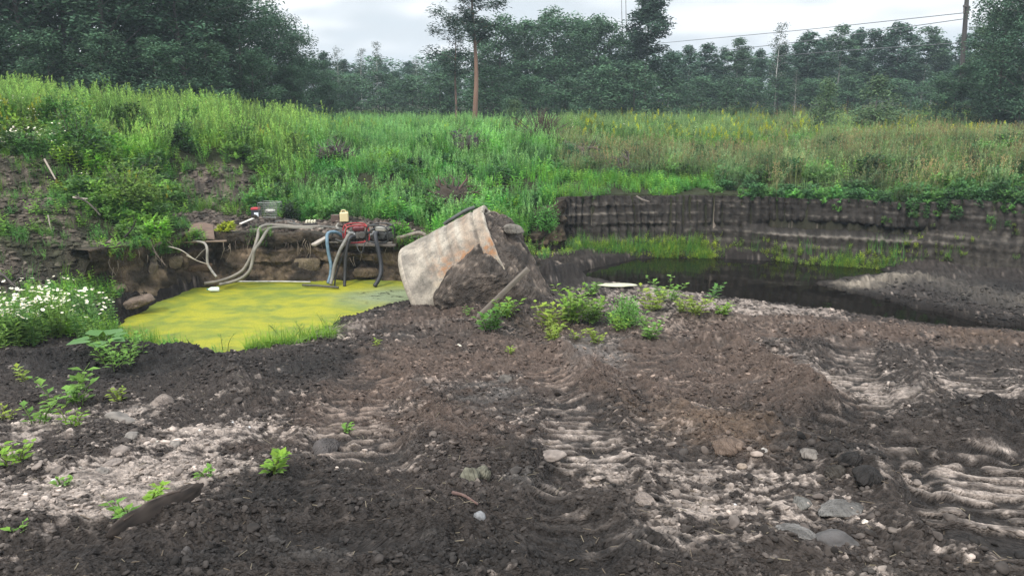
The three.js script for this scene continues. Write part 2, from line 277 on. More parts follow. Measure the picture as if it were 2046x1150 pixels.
  if (spit > 0.1) c = mixc(c, mixc([0.05, 0.044, 0.039], [0.20, 0.17, 0.135], clamp(Math.exp(-((sp / 0.33) ** 2)) * (0.9 + sp1 * 1.5 + nz) * (1 - 0.85 * sstep(ss, 2.0, 3.2)))), clamp(spit * 1.4));
  if (fine) { const t = Math.max(0.3, 1 + n3 * 1.0 + n4 * 0.5); c = [c[0] * t, c[1] * t, c[2] * t]; }
  const damp = sstep(wet, -0.35, -0.02) * 0.55; c = [c[0] * (1 - damp), c[1] * (1 - damp), c[2] * (1 - damp)];
  return [h, c, press];
}
const SCAR = at(432, 365, 19.4), LEFTBARE = [at(20, 330, 16.3), at(70, 420, 15.2), at(150, 460, 14.8), at(0, 530, 13.2)];
const LEDGE = [at(440, 452, 17.5), at(620, 452, 17.6), at(800, 466, 17.4)].map((p) => [p.x, p.z]);
function bareness(x, z) { // how far the upper ground shows: 0 overgrown, 1 bare
  let b = Math.exp(-(((x - SCAR.x) / 1.1) ** 2 + ((z - SCAR.z) / 1.15) ** 2) * 1.3) * 1.35;
  for (const p of LEFTBARE) b = Math.max(b, 0.8 * Math.exp(-(((x - p.x) / 1.1) ** 2 + ((z - p.z) / 0.9) ** 2)));
  b = Math.max(b, 1.5 * Math.exp(-((along(LEDGE, x, z)[0] / 0.95) ** 2)));
  return b;
}
function groundAt(x, z, fine = false) {
  const [sd, kind] = rimSide(x, z);
  const bw = lerp(1.3, 0.04, clamp(kind * 1.6)), t = sstep(sd, -bw * 0.25, bw);
  let h = 0, c = CW.peat, pr = 0;
  if (t < 1) { const a = floorAt(x, z, fine); h = a[0]; c = a[1]; pr = a[2]; }
  if (t > 0) {
    const d = -z, near = d < 30;
    let y = upperH(x, z);
    if (near) y += fbm(x * 1.1, 5.5, z * 1.1, 3) * 0.16 + (fine ? fbm(x * 7, 3.1, z * 7, 3) * 0.10 : 0);
    const b = near ? bareness(x, z) : 0, n = near ? fbm(x * 3.1, 1.7, z * 3.1, 3) : 0, n2 = near && fine ? noise(x * 21, 2, z * 21) : 0;
    let u = [0.030, 0.034, 0.016];
    const bare = clamp(b * 1.2 - 0.25 + n * 0.6), tone = mixc([0.035, 0.03, 0.026], [0.17, 0.135, 0.11], clamp(0.42 + n * 1.5 + n2 * 0.5));
    u = mixc(u, tone, bare);
    h = lerp(h, y, t); c = mixc(c, u, t);
  }
  return [h, c, sd, kind, pr];
}
const groundY = (x, z) => groundAt(x, z, true)[0];
function onGround(px, py, lift = 0) { // where a line of sight meets the built ground of the pit
  const v = dir(px, py); let t = 1.5, prev = t;
  for (let i = 0; i < 900; i++) { const x = v.x * t, y = EYE + v.y * t, z = v.z * t; if (y < groundY(x, z)) break; prev = t; t *= 1.008; }
  for (let i = 0; i < 12; i++) { const m = (prev + t) / 2; if (EYE + v.y * m < groundY(v.x * m, v.z * m)) t = m; else prev = m; }
  return V(v.x * t, EYE + v.y * t + lift, v.z * t);
}

{ // the ground: one sheet, finer where it lies near
  const ds = [-30, -16, -8, -4, -1.5, 0, 0.8, 1.4, 1.9, 2.3, 2.6], a0 = 1 / 2.8, a1 = 1 / 27, N = 600;
  for (let i = 0; i <= N; i++) ds.push(1 / lerp(a0, a1, Math.pow(i / N, 0.88)));
  ds.push(28.5, 30, 32, 35, 38, 42, 47, 54, 62, 75, 95, 130, 200, 320, 500);
  const C = 900, R = ds.length, pos = new Float32Array(R * (C + 1) * 3), col = new Float32Array(R * (C + 1) * 3), uv = new Float32Array(R * (C + 1) * 2), idx = new Uint32Array((R - 1) * C * 6);
  let k = 0;
  for (let r = 0; r < R; r++) {
    const d = ds[r], hw = 2.5 + 0.74 * Math.max(d, 0) + (d > 27 ? (d - 27) * 0.6 : 0) + (d < 0 ? 8 : 0);
    for (let i = 0; i <= C; i++) {
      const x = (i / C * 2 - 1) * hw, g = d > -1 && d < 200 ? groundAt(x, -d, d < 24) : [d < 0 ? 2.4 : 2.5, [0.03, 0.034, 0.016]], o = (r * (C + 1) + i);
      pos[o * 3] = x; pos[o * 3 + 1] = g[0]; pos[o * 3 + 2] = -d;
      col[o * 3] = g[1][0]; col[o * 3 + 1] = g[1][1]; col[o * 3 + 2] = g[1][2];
      uv[o * 2] = x / 1.4; uv[o * 2 + 1] = (d + g[0] * 0.9) / 1.4;
      if (r < R - 1 && i < C) { idx[k++] = o; idx[k++] = o + 1; idx[k++] = o + C + 1; idx[k++] = o + 1; idx[k++] = o + C + 2; idx[k++] = o + C + 1; }
    }
  }
  const g = new THREE.BufferGeometry();
  g.setAttribute('position', new THREE.BufferAttribute(pos, 3)); g.setAttribute('color', new THREE.BufferAttribute(col, 3)); g.setAttribute('uv', new THREE.BufferAttribute(uv, 2));
  g.setIndex(new THREE.BufferAttribute(idx, 1)); g.computeVertexNormals();
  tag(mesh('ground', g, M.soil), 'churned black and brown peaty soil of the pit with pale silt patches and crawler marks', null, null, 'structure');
}

// ---------------------------------------------------------------- the two sheets of water
function sheet(P, grow, y, scale) {
  let cx = 0, cz = 0; for (const [x, z] of P) { cx += x / P.length; cz += z / P.length; }
  const out = P.map(([x, z]) => { const l = Math.hypot(x - cx, z - cz); return new THREE.Vector2(cx + (x - cx) * (l + grow) / l, -(cz + (z - cz) * (l + grow) / l)); });
  const g = new THREE.ShapeGeometry(new THREE.Shape(out)); g.rotateX(-Math.PI / 2); g.translate(0, y, 0);
  const p = g.attributes.position, uv = new Float32Array(p.count * 2);
  for (let i = 0; i < p.count; i++) { uv[2 * i] = (p.getX(i) - cx) / scale + 0.5; uv[2 * i + 1] = (p.getZ(i) - cz) / scale + 0.5; }
  g.setAttribute('uv', new THREE.BufferAttribute(uv, 2));
  return [g, cx, cz];
}
{
  const S = 10, [g, cx, cz] = sheet(POND, 0.5, 0, S), N = 1024, d = new Uint8Array(N * N * 4), ro = new Uint8Array(N * N * 4);
  const foot = onPlane(800, 592), enc = (x) => 255 * (x <= 0.0031308 ? 12.92 * x : 1.055 * Math.pow(x, 1 / 2.4) - 0.055);
  for (let j = 0; j < N; j++) for (let i = 0; i < N; i++) {
    const x = (i / N - 0.5) * S + cx, z = (j / N - 0.5) * S + cz, o = (j * N + i) * 4;
    const wx = x + 0.35 * noise(x * 0.8, 1, z * 1.3), wz = z + 0.22 * noise(x * 0.9, 5, z * 1.1);
    const a = fbm(wx * 0.9, 2, wz * 1.4, 4), b = fbm(wx * 3.4 + 5, 4, wz * 5.2, 4), sp = noise(x * 34, 3, z * 34) * 0.6 + noise(x * 75, 3, z * 75) * 0.4;
    const green = clamp(0.30 + a * 1.5 + b * 1.1 + sp * 0.5 + sstep(-x, 5.2, 7) * 0.3), nearTub = Math.exp(-(((x - foot.x) / 1.2) ** 2 + ((z - foot.z) / 0.75) ** 2));
    let c = mixc([0.25, 0.245, 0.018], [0.13, 0.165, 0.025], clamp(green * 1.15));
    c = mixc(c, [0.17, 0.20, 0.11], clamp(nearTub * 1.5 - 0.15 + a * 0.5));
    const crack = nearTub > 0.25 ? clamp((0.045 - Math.abs(fbm(wx * 1.2, 9, wz * 4.2, 3))) * 26) * clamp(nearTub * 2 - 0.4) : 0, hole = clamp((b + sp * 0.12 - 0.38) * 8) * 0.55;
    c = mixc(c, [0.012, 0.013, 0.009], Math.max(crack, hole * 0.7));
    const t = 1 + sp * 0.55; for (let q = 0; q < 3; q++) d[o + q] = clamp(enc(clamp(c[q] * t)), 0, 255); d[o + 3] = 255;
    ro[o] = ro[o + 1] = ro[o + 2] = 255 * lerp(0.72, 0.12, Math.max(crack, hole)); ro[o + 3] = 255;
  }
  const mk = (a, s) => { const t = new THREE.DataTexture(a, N, N); t.magFilter = THREE.LinearFilter; if (s) t.colorSpace = THREE.SRGBColorSpace; t.needsUpdate = true; return t; };
  tag(mesh('pond_water', g, new THREE.MeshPhysicalMaterial({ map: mk(d, true), roughnessMap: mk(ro), roughness: 1, specularIntensity: 0.45, bumpMap: crumbTex, bumpScale: 0.01, name: 'duckweed' })), 'pond surface covered in yellow green duckweed', null, null, 'structure');
  const [g2] = sheet(POOL, 0.6, -0.01, 4);
  const ripple = grain(256, 7, (a, b, c, e, s) => 0.5 + 0.4 * tor(a, b, c, e, s, 14));
  tag(mesh('pool_water', g2, new THREE.MeshPhysicalMaterial({ color: new THREE.Color(0.006, 0.005, 0.004), roughness: 0.05, ior: 1.33, bumpMap: ripple, bumpScale: 0.004, name: 'dark water' })), 'black still water below the dug peat face', null, null, 'structure');
}

// ---------------------------------------------------------------- the standing faces round the pit
const RIMLEN = [0]; for (let i = 1; i < RIM.length; i++) RIMLEN.push(RIMLEN[i - 1] + Math.hypot(RIM[i][0] - RIM[i - 1][0], RIM[i][1] - RIM[i - 1][1]));
function rimPoint(s) { let i = 1; while (i < RIM.length - 1 && RIMLEN[i] < s) i++; const l = RIMLEN[i] - RIMLEN[i - 1], t = clamp((s - RIMLEN[i - 1]) / l), a = RIM[i - 1], b = RIM[i]; return [lerp(a[0], b[0], t), lerp(a[1], b[1], t), (b[0] - a[0]) / l, (b[1] - a[1]) / l, lerp(a[2], b[2], t)]; }
function rimSmooth(s) { let x = 0, z = 0, tx = 0, tz = 0, k = 0; for (let q = -3; q <= 3; q++) { const r = rimPoint(s + q * 0.22); x += r[0] / 7; z += r[1] / 7; tx += r[2]; tz += r[3]; k += r[4] / 7; } const l = Math.hypot(tx, tz); return [x, z, -tz / l, tx / l, k]; }
function bankPoint(s, v) { // v 0 at the foot .. 1 at the top edge: the pond bank, rough and undercut under its sod
  const [x, z, nx, nz] = rimSmooth(s), top = upperH(x - nx * 0.3, z - nz * 0.3) + 0.03, y = lerp(-0.25, top, v);
  let out = 0.10 + (1 - v) * 0.22 + 0.2 * fbm(s * 0.9, y * 1.1, 3.3, 3) + 0.13 * fbm(s * 3.5, y * 4.5, 1.2, 4) + 0.10 * sstep(v, 0.74, 0.86);
  const block = noise(s * 1.2 + 3, Math.floor(y * 2.4) * 3.7, 5); out += 0.12 * sstep(block, 0.05, 0.25) * (v < 0.72 ? 1 : 0);
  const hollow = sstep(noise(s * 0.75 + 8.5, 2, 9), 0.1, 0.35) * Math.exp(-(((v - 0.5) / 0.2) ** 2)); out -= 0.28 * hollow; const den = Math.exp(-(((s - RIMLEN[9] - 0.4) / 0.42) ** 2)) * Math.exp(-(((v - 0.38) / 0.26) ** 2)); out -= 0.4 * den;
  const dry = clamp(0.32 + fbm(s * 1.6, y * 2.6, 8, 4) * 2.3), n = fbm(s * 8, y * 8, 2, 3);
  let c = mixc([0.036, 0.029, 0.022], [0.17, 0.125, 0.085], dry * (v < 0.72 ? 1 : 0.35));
  c = mixc(c, [0.02, 0.018, 0.015], clamp(sstep(v, 0.16, 0.02) + hollow * 0.3 + den * 0.8));  // darker foot; shade of the hollows and the den put into the colour
  const t = 1 + n * 1.1; return [x + nx * (out + 0.03 * n), y + 0.03 * n, z + nz * out, c.map((q) => Math.max(0.008, q * t))];
}
function facePoint(s, v) { // the dug face: bucket teeth drew it in upright grooves, with a stepped foot
  const [x, z, nx, nz] = rimSmooth(s), top = upperH(x - nx * 0.3, z - nz * 0.3) + 0.03, y = lerp(-0.25, top, v), s0 = RIMLEN[13], u = s - s0;
  const ledge = sstep(u, 4.6, 6.2) * (1 - sstep(u, 8.6, 9.8)), right = sstep(u, 8.8, 10.6), left = 1 - sstep(u, 4.2, 5.2);
  let out = 0.05 + 0.22 * (1 - v);
  out += left * 0.55 * sstep(0.42 - v, 0, 0.42) + ledge * (0.45 * (1 - sstep(v, 0.50, 0.56)) + 0.3 * sstep(0.42 - v, 0, 0.4)) + right * (0.55 * (1 - sstep(v, 0.52, 0.60)) * 0.55 + 0.30 * sstep(0.5 - v, 0, 0.5));
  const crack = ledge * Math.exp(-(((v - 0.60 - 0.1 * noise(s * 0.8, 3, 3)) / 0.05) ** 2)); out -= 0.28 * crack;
  const wob = 0.22 * noise(s * 0.55, v * 0.4, 5) + 0.05 * noise(s * 2.1, v * 2.5, 8) + v * 0.12, ph = (((u + wob) / 0.205) % 1 + 1) % 1, gi = Math.floor((u + wob) / 0.205 + 0.5), gr = Math.pow(Math.abs(ph - 0.5) * 2, 1.9) * clamp(0.72 + 0.95 * noise(gi * 1.37, Math.floor(v * 3.5 + noise(gi, 2, 2)) * 0.9, 3), 0, 1.1);
  const toothy = sstep(v, 0.04, 0.3) * (1 - right * 0.3) * (0.6 + 0.4 * sstep(noise(s * 0.8, v * 3, 11), -0.35, 0.1));
  out -= 0.20 * gr * toothy;
  const strata = noise(2.2 + s * 0.06, y * 7.5, 4) + 0.5 * noise(s * 0.35, y * 17, 6); out += 0.028 * strata + 0.17 * fbm(s * 0.6, y * 0.9, 7, 2) + 0.035 * fbm(s * 5, y * 5, 9, 3);
  out -= 0.12 * Math.exp(-(((v - 0.55) / 0.04) ** 2)) * left * sstep(noise(s * 0.9, 1, 2), -0.3, 0.2);
  const n = fbm(s * 7, y * 7, 2, 3), pale = clamp(strata * 1.2 - 0.12 + n * 0.9) * sstep(v, 0.3, 0.4);
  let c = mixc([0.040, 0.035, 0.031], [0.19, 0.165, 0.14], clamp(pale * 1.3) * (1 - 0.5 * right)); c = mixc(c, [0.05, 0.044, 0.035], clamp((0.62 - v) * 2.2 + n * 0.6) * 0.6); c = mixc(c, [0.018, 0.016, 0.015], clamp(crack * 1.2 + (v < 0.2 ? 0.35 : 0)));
  const t = 1 + n * 0.7; return [x + nx * out, y + 0.02 * n, z + nz * out, c.map((q) => Math.max(0.008, q * t))];
}
function strip(f, s0, s1, ds, rows) {
  const n = Math.round((s1 - s0) / ds), R = rows + 4, pos = [], col = [], uv = [], idx = [];
  for (let i = 0; i <= n; i++) {
    const s = lerp(s0, s1, i / n), [x, z, nx, nz] = rimSmooth(s);
    for (let r = 0; r < R; r++) {
      let p; if (r <= rows) p = f(s, r / rows); else { const b = 0.12 * (r - rows) + 0.05 * noise(s * 2, r, 1), q = [x - nx * (b + 0.1), z - nz * (b + 0.1)]; p = [q[0], upperH(...q) + 0.035 - 0.03 * (r - rows), q[1], [0.035, 0.032, 0.022]]; }
      pos.push(p[0], p[1], p[2]); col.push(...p[3]); uv.push(s / 1.4, r / rows * 1.1);
      if (i < n && r < R - 1) { const o = i * R + r; idx.push(o, o + R, o + 1, o + 1, o + R, o + R + 1); }
    }
  }
  const g = new THREE.BufferGeometry(); g.setAttribute('position', new THREE.Float32BufferAttribute(pos, 3)); g.setAttribute('color', new THREE.Float32BufferAttribute(col, 3)); g.setAttribute('uv', new THREE.Float32BufferAttribute(uv, 2));
  g.setIndex(idx); g.computeVertexNormals(); return g;
}
tag(mesh('pond_bank', strip(bankPoint, RIMLEN[3] + 0.4, RIMLEN[13] + 0.1, 0.025, 56), M.cliff), 'undercut sandy brown bank of earth behind the duckweed pond', null, null, 'structure');
tag(mesh('peat_face', strip(facePoint, RIMLEN[13] - 0.1, RIMLEN[20], 0.022, 64), M.cliff), 'dark dug peat face with upright bucket tooth grooves above the black pool', null, null, 'structure');

// ---------------------------------------------------------------- small builders
function lump(seed, detail, amp, stretch, color, jag = 1, box = 0) { // an irregular clod or stone round its own centre
  const g = mergeVertices(new THREE.IcosahedronGeometry(1, detail).deleteAttribute('normal').deleteAttribute('uv')), p = g.attributes.position, c = [], FP = [], fq = rng(seed * 131 + 7); for (let k = 0; k < (box > 1 ? 15 : 10); k++) FP.push([(box > 1 && k < 6 ? V([1, -1, 0, 0, 0, 0][k], [0, 0, 1, -1, 0, 0][k], [0, 0, 0, 0, 1, -1][k]).add(V(fq() - 0.5, fq() - 0.5, fq() - 0.5).multiplyScalar(0.5)) : V(fq() - 0.5, fq() - 0.5, fq() - 0.5)).normalize(), (box > 1 ? (k < 6 ? 0.62 : 0.86) : 0.72) + 0.3 * fq()]);
  for (let i = 0; i < p.count; i++) {
    const v = V().fromBufferAttribute(p, i); let fr = 1.15; if (box) for (const q of FP) { const dt = v.dot(q[0]); if (dt > 0.05) fr = Math.min(fr, q[1] / dt); } const n = fbm(v.x * 0.9 + seed * 7.3, v.y * 0.9 + seed, v.z * 0.9 - seed * 3.1, 3), m = noise(v.x * 2.6 + seed, v.y * 2.6, v.z * 2.6 + seed);
    const r = 1 + amp * (n * 1.6 + m * 0.35 * jag - 0.15 * jag * Math.abs(m)); v.multiplyScalar(box ? lerp(r, fr * (0.8 + 0.2 * r), 0.85) : r);
    p.setXYZ(i, v.x * stretch[0], v.y * stretch[1], v.z * stretch[2]); const t = 1 + n * 0.7 + m * 0.45; c.push(color[0] * t, color[1] * t, color[2] * t);
  }
  g.setAttribute('color', new THREE.Float32BufferAttribute(c, 3));
  const uv = []; for (let i = 0; i < p.count; i++) uv.push(p.getX(i) * 0.7 + p.getY(i) * 0.35, p.getZ(i) * 0.7 + p.getY(i) * 0.35); g.setAttribute('uv', new THREE.Float32BufferAttribute(uv, 2));
  g.computeVertexNormals(); return g;
}
function cyl(r0, r1, h, n, c, bevel = 0.06) { // a lathe with softened edges, standing on y = 0
  const b = Math.min(r0, r1, h) * bevel * 2, P = [[0, 0], [r0 - b, 0], [r0, b], [r1, h - b], [r1 - b, h], [0, h]].map(([x, y]) => new THREE.Vector2(x, y));
  return colored(new THREE.LatheGeometry(P, n).toNonIndexed(), c);
}
function rbox(w, h, d, r, c) { return colored(new RoundedBoxGeometry(w, h, d, 2, r), c); }
function join(list) { return mergeGeometries(list.map((g) => { const q = g.index ? g.toNonIndexed() : g; for (const k of Object.keys(q.attributes)) if (!['position', 'normal', 'color'].includes(k)) q.deleteAttribute(k); return q; })); }
function curve(P, n, closed = false) { return new THREE.CatmullRomCurve3(P, closed, 'centripetal').getPoints(n); }
function hoseGeo(P, r, c, n = 70, sides = 10) { const m = new MB(), pts = curve(P, n); m.tube(pts, r * 0.82, sides, (t) => { const k = 1 + 0.35 * noise(t * 23, c[0] * 90, 3) + (Math.floor(t * n * 2) % 2 ? 0.08 : -0.08); return [c[0] * k, c[1] * k, c[2] * k]; }); return m.geo(); }
function beam(P, Q, w, h, c, seed, rough = 0.12) { // a weathered board or timber from P to Q with worn corners
  const L = P.distanceTo(Q), n = Math.max(6, Math.round(L / 0.05)), a = Q.clone().sub(P).normalize(), s = V(a.z, 0, -a.x).normalize(), u = s.clone().cross(a).negate(); if (u.y < 0) u.negate();
  const m = new MB(); let prev = null, first;
  const sec = [[-1, -0.8], [-0.85, -1], [0.85, -1], [1, -0.8], [1, 0.8], [0.85, 1], [0.3, 1], [-0.3, 1], [-0.85, 1], [-1, 0.8]];
  for (let k = 0; k <= n; k++) {
    const t = k / n, ring = sec.map(([x, y], j) => {
      const f = rough * noise(j * 1.7 + seed, t * L * 2.2, 4) * (1 + (k === 0 || k === n ? 1.5 : 0)), q = P.clone().lerp(Q, t + (k === 0 || k === n ? 0.012 * noise(j * 3 + seed, k, 1) : 0)).addScaledVector(s, x * w / 2 * (1 + f)).addScaledVector(u, y * h / 2 * (1 + f * 1.4));
      const g = 1 + 0.55 * noise(j * 2.9 + seed, t * L * 1.1, 9) + 0.3 * noise(j * 9 + seed, t * L * 7, 2); return m.v(q.x, q.y, q.z, c.map((e) => e * Math.max(0.3, g)));
    });
    if (prev) for (let j = 0; j < sec.length; j++) { const j2 = (j + 1) % sec.length; m.i.push(prev[j], prev[j2], ring[j2], prev[j], ring[j2], ring[j]); }
    prev = ring; if (!k) first = ring;
  }
  for (let j = 1; j < sec.length - 1; j++) { m.i.push(first[0], first[j + 1], first[j], prev[0], prev[j], prev[j + 1]); }
  return m.geo();
}
function branchGeo(P, r0, r1, c, seed, twigs = 0) {
  const m = new MB(), pts = curve(P, 24), R = pts.map((_, k) => lerp(r0, r1, k / 24) * (1 + 0.25 * noise(k * 0.6, seed, 1))), cc = (t) => { const k = 1 + 0.5 * noise(t * 14, seed, 6); return c.map((e) => e * k); };
  m.tube(pts, R, 7, cc); const rd = rng(seed + 99);
  for (let i = 0; i < twigs; i++) { const b = pts[4 + Math.floor(rd() * 19)], d = V(rd() - 0.5, rd() * 0.6, rd() - 0.5).normalize().multiplyScalar(0.12 + rd() * 0.3), e = b.clone().add(d); m.tube([b, b.clone().lerp(e, 0.5).add(V(0, 0.02, 0)), e], [r1 * 0.8, r1 * 0.6, r1 * 0.3], 5, cc); }
  return m.geo();
}

// ---------------------------------------------------------------- the tilted concrete ring and the earth in it
{
  const axis = V(0.89, 0.42, 0.04).normalize(), nrm = V(0, 1, 0).addScaledVector(axis, -axis.y).normalize(), side = axis.clone().cross(nrm).normalize();
  const R1 = 1.12, R0 = 1.04, L = 1.86, T = at(964, 411, 14.55), C1 = T.clone().addScaledVector(nrm, -R1), C0 = C1.clone().addScaledVector(axis, -L);
  const tub = group('concrete_ring', [C0.x, 0, C0.z]); const O = tub.position;
  tag(tub, 'tilted rust-stained concrete well ring filled with earth beside the duckweed pond', 'concrete ring');
  const NS = 170, NT = 440, pos = [], col = [], uv = [], idx = [];
  // outside from the closed end over the shoulder to the lip, then back inside
  const prof = []; for (let k = 0; k <= 8; k++) prof.push([0.10 - 0.10 * Math.sin(k / 8 * Math.PI / 2) - 0.0, R0 * (1 - 0.13 + 0.13 * Math.sin(k / 8 * Math.PI / 2)) - 0.0]);
  prof.length = 0; prof.push([0.03, 0.0], [0.02, R0 * 0.5]);
  for (let k = 0; k <= 7; k++) { const a = k / 7 * Math.PI / 2; prof.push([0.16 * (1 - Math.sin(a)), R0 - 0.16 + 0.16 * (Math.sin(a)) - 0.02 * (1 - Math.cos(a))]); }
  prof.splice(2, 8); for (let k = 0; k <= 7; k++) { const a = k / 7 * Math.PI / 2; prof.push([0.10 * (1 - Math.cos(a)), R0 - 0.10 * (1 - Math.sin(a))]); }
  for (let k = 1; k <= NS; k++) { const t = k / NS; prof.push([0.10 + (L - 0.10) * t, lerp(R0, R1, t)]); }
  prof.push([L + 0.012, R1 - 0.015], [L + 0.012, R1 - 0.075], [L - 0.01, R1 - 0.09], [L - 0.5, R1 - 0.1]);
  const NP = prof.length;
  for (let i = 0; i < NP; i++) for (let j = 0; j <= NT; j++) {
    const th = j / NT * 2 * Math.PI, [s, r0] = prof[i], out = i > 10 && i < NP - 4; let r = r0;
    const st = s + 0.02 * noise(th * 2, 1, 1);
    if (out) for (const [g, d, w] of [[0.66, 0.006, 0.03], [1.08, 0.013, 0.02], [1.23, 0.006, 0.015], [1.62, 0.035, 0.025]]) r -= d * Math.exp(-(((st - g) / w) ** 2));
    if (out) r += 0.016 * fbm(th * 5, s * 4, 2, 4);
    let ss = s; if (i >= NP - 4 && i < NP - 1 || i === NP - 5) ss += 0.025 * noise(th * 5, 3, 3) - 0.09 * sstep(noise(th * 5.1, 7, 2), 0.15, 0.35);
    const P = C0.clone().addScaledVector(axis, ss).addScaledVector(nrm, Math.cos(th) * r).addScaledVector(side, Math.sin(th) * r);
    pos.push(P.x - O.x, P.y - O.y, P.z - O.z); uv.push(th * r / 1.4, s / 1.4);
    const n = fbm(th * 3, s * 2.5, 4, 4), n2 = fbm(th * 11, s * 9, 8, 3), fall = th > Math.PI ? 2 * Math.PI - th : th; // fall 0 on top
    let c = mixc([0.34, 0.30, 0.245], [0.165, 0.145, 0.12], clamp(0.45 + n * 2.4));
    const rustBand = Math.exp(-(((fall - 1.15 - 0.2 * noise(s * 2.2, 4, 4)) / 0.20) ** 2)) * sstep(s, 0.45, 1.1), run = clamp(0.25 + noise(s * 5.2, 2.2, 9) * 1.5 + noise(s * 13, fall * 0.6, 3) * 0.6) * (1 - sstep(fall, 0.85, 1.25)) * sstep(s, 0.2, 0.7);
    c = mixc(c, [0.24, 0.115, 0.05], clamp(rustBand * (0.6 + n2 * 2.4) * 1.2)); c = mixc(c, [0.19, 0.125, 0.08], clamp(run * 0.7 + n2 * 0.25));
    c = mixc(c, [0.55, 0.44, 0.29], clamp(Math.exp(-(((fall - 1.42 - 0.2 * noise(s * 2.2, 4, 4)) / 0.13) ** 2)) * (0.35 + n2) * sstep(s, 0.4, 0.9)));
    for (const g of [0.66, 1.08, 1.62]) c = mixc(c, [0.09, 0.07, 0.055], (g > 1.5 ? 0.8 : 0.4) * Math.exp(-(((st - g) / 0.03) ** 2)) * clamp(0.7 + n * 1.5) * (1 - sstep(fall, 1.2, 1.6) * 0.8));
    c = mixc(c, [0.12, 0.105, 0.09], clamp((1 - sstep(s, 0.0, 0.35)) * 0.55 + n2 * 0.5) * 0.8); if (!out) c = mixc(c, [0.36, 0.31, 0.25], 0.6);
    const t = 1 + n2 * 0.7 + 0.3 * noise(th * 40, s * 36, 1) + 0.25 * noise(th * 75, s * 70, 5); col.push(c[0] * t, c[1] * t, c[2] * t);
    if (i < NP - 1 && j < NT) { const o = i * (NT + 1) + j; idx.push(o, o + 1, o + NT + 1, o + 1, o + NT + 2, o + NT + 1); }
  }
  const g = new THREE.BufferGeometry(); g.setAttribute('position', new THREE.Float32BufferAttribute(pos, 3)); g.setAttribute('color', new THREE.Float32BufferAttribute(col, 3)); g.setAttribute('uv', new THREE.Float32BufferAttribute(uv, 2)); g.setIndex(idx); g.computeVertexNormals();
  mesh('ring_wall', g, M.concrete, tub);
  // the earth: a hull of measured corners, subdivided, slumped and crumbled
  const H = [[966, 416, 14.62], [1012, 428, 15.1], [1042, 462, 14.9], [1058, 512, 14.7], [1085, 560, 14.5], [1112, 618, 14.2], [1135, 640, 13.9], [1090, 652, 13.5], [1010, 655, 13.3], [930, 640, 13.35], [870, 628, 13.15], [846, 614, 13.3], [885, 572, 13.2], [922, 556, 13.2], [975, 545, 13.25], [1028, 562, 13.2],
    [1060, 600, 15.6], [930, 600, 15.4], [1040, 470, 15.6], [1010, 440, 15.6], [1000, 572, 13.5], [1045, 565, 13.6]].map(([x, y, d]) => at(x, y, d).sub(O));
  for (let k = 0; k < 16; k++) { const a = k / 16 * 2 * Math.PI; H.push(C1.clone().addScaledVector(axis, -0.01).addScaledVector(nrm, Math.cos(a) * (R1 - 0.1)).addScaledVector(side, Math.sin(a) * (R1 - 0.1)).sub(O)); }
  let e = new ConvexGeometry(H); e.deleteAttribute('normal'); e = mergeVertices(e, 1e-3);
  for (let it = 0; it < 5; it++) { // split every edge in two
    const p = e.attributes.position, I = e.index.array, P = Array.from(p.array), key = new Map(), J = [];
    const mid = (a, b) => { const k = a < b ? a * 1e6 + b : b * 1e6 + a; if (!key.has(k)) { key.set(k, P.length / 3); for (let q = 0; q < 3; q++) P.push((P[a * 3 + q] + P[b * 3 + q]) / 2); } return key.get(k); };
    for (let i = 0; i < I.length; i += 3) { const [a, b, c] = [I[i], I[i + 1], I[i + 2]], x = mid(a, b), y = mid(b, c), z = mid(c, a); J.push(a, x, z, x, b, y, z, y, c, x, y, z); }
    e = new THREE.BufferGeometry(); e.setAttribute('position', new THREE.Float32BufferAttribute(P, 3)); e.setIndex(J);
    const nb = Array.from({ length: P.length / 3 }, () => [0, 0, 0, 0]); for (let i = 0; i < J.length; i += 3) for (const [a, b] of [[0, 1], [1, 2], [2, 0]]) for (const [u, w] of [[J[i + a], J[i + b]], [J[i + b], J[i + a]]]) { nb[u][0] += P[w * 3]; nb[u][1] += P[w * 3 + 1]; nb[u][2] += P[w * 3 + 2]; nb[u][3]++; }
    for (let i = 0; i < nb.length; i++) for (let q = 0; q < 3; q++) P[i * 3 + q] = lerp(P[i * 3 + q], nb[i][q] / nb[i][3], it < 3 ? 0.3 : 0.15);
    e.setAttribute('position', new THREE.Float32BufferAttribute(P, 3));
  }
  e.computeVertexNormals(); const p = e.attributes.position, nn = e.attributes.normal, cc = [], u2 = [];
  for (let i = 0; i < p.count; i++) {
    const x = p.getX(i), y = p.getY(i), z = p.getZ(i), n = fbm(x * 2.2, y * 2.2, z * 2.2, 3), n2 = fbm(x * 8, y * 8, z * 8, 3), n3 = noise(x * 26, y * 26, z * 26), q = n * 0.11 + n2 * 0.05 + n3 * 0.012;
    p.setXYZ(i, x + nn.getX(i) * q, y + nn.getY(i) * q, z + nn.getZ(i) * q); const t = 1 + n2 * 0.8 + n3 * 0.4; let c = mixc([0.085, 0.068, 0.056], [0.045, 0.038, 0.033], clamp(0.5 + n * 2)); c = mixc(c, [0.24, 0.19, 0.15], clamp(n2 * 1.8 - 0.25)); 
    cc.push(c[0] * t, c[1] * t, c[2] * t); u2.push((x + z * 0.5) / 1.4, (y + z * 0.5) / 1.4);
  }
  e.setAttribute('color', new THREE.Float32BufferAttribute(cc, 3)); e.setAttribute('uv', new THREE.Float32BufferAttribute(u2, 2)); e.computeVertexNormals();
  mesh('earth_fill', e, M.soil, tub);
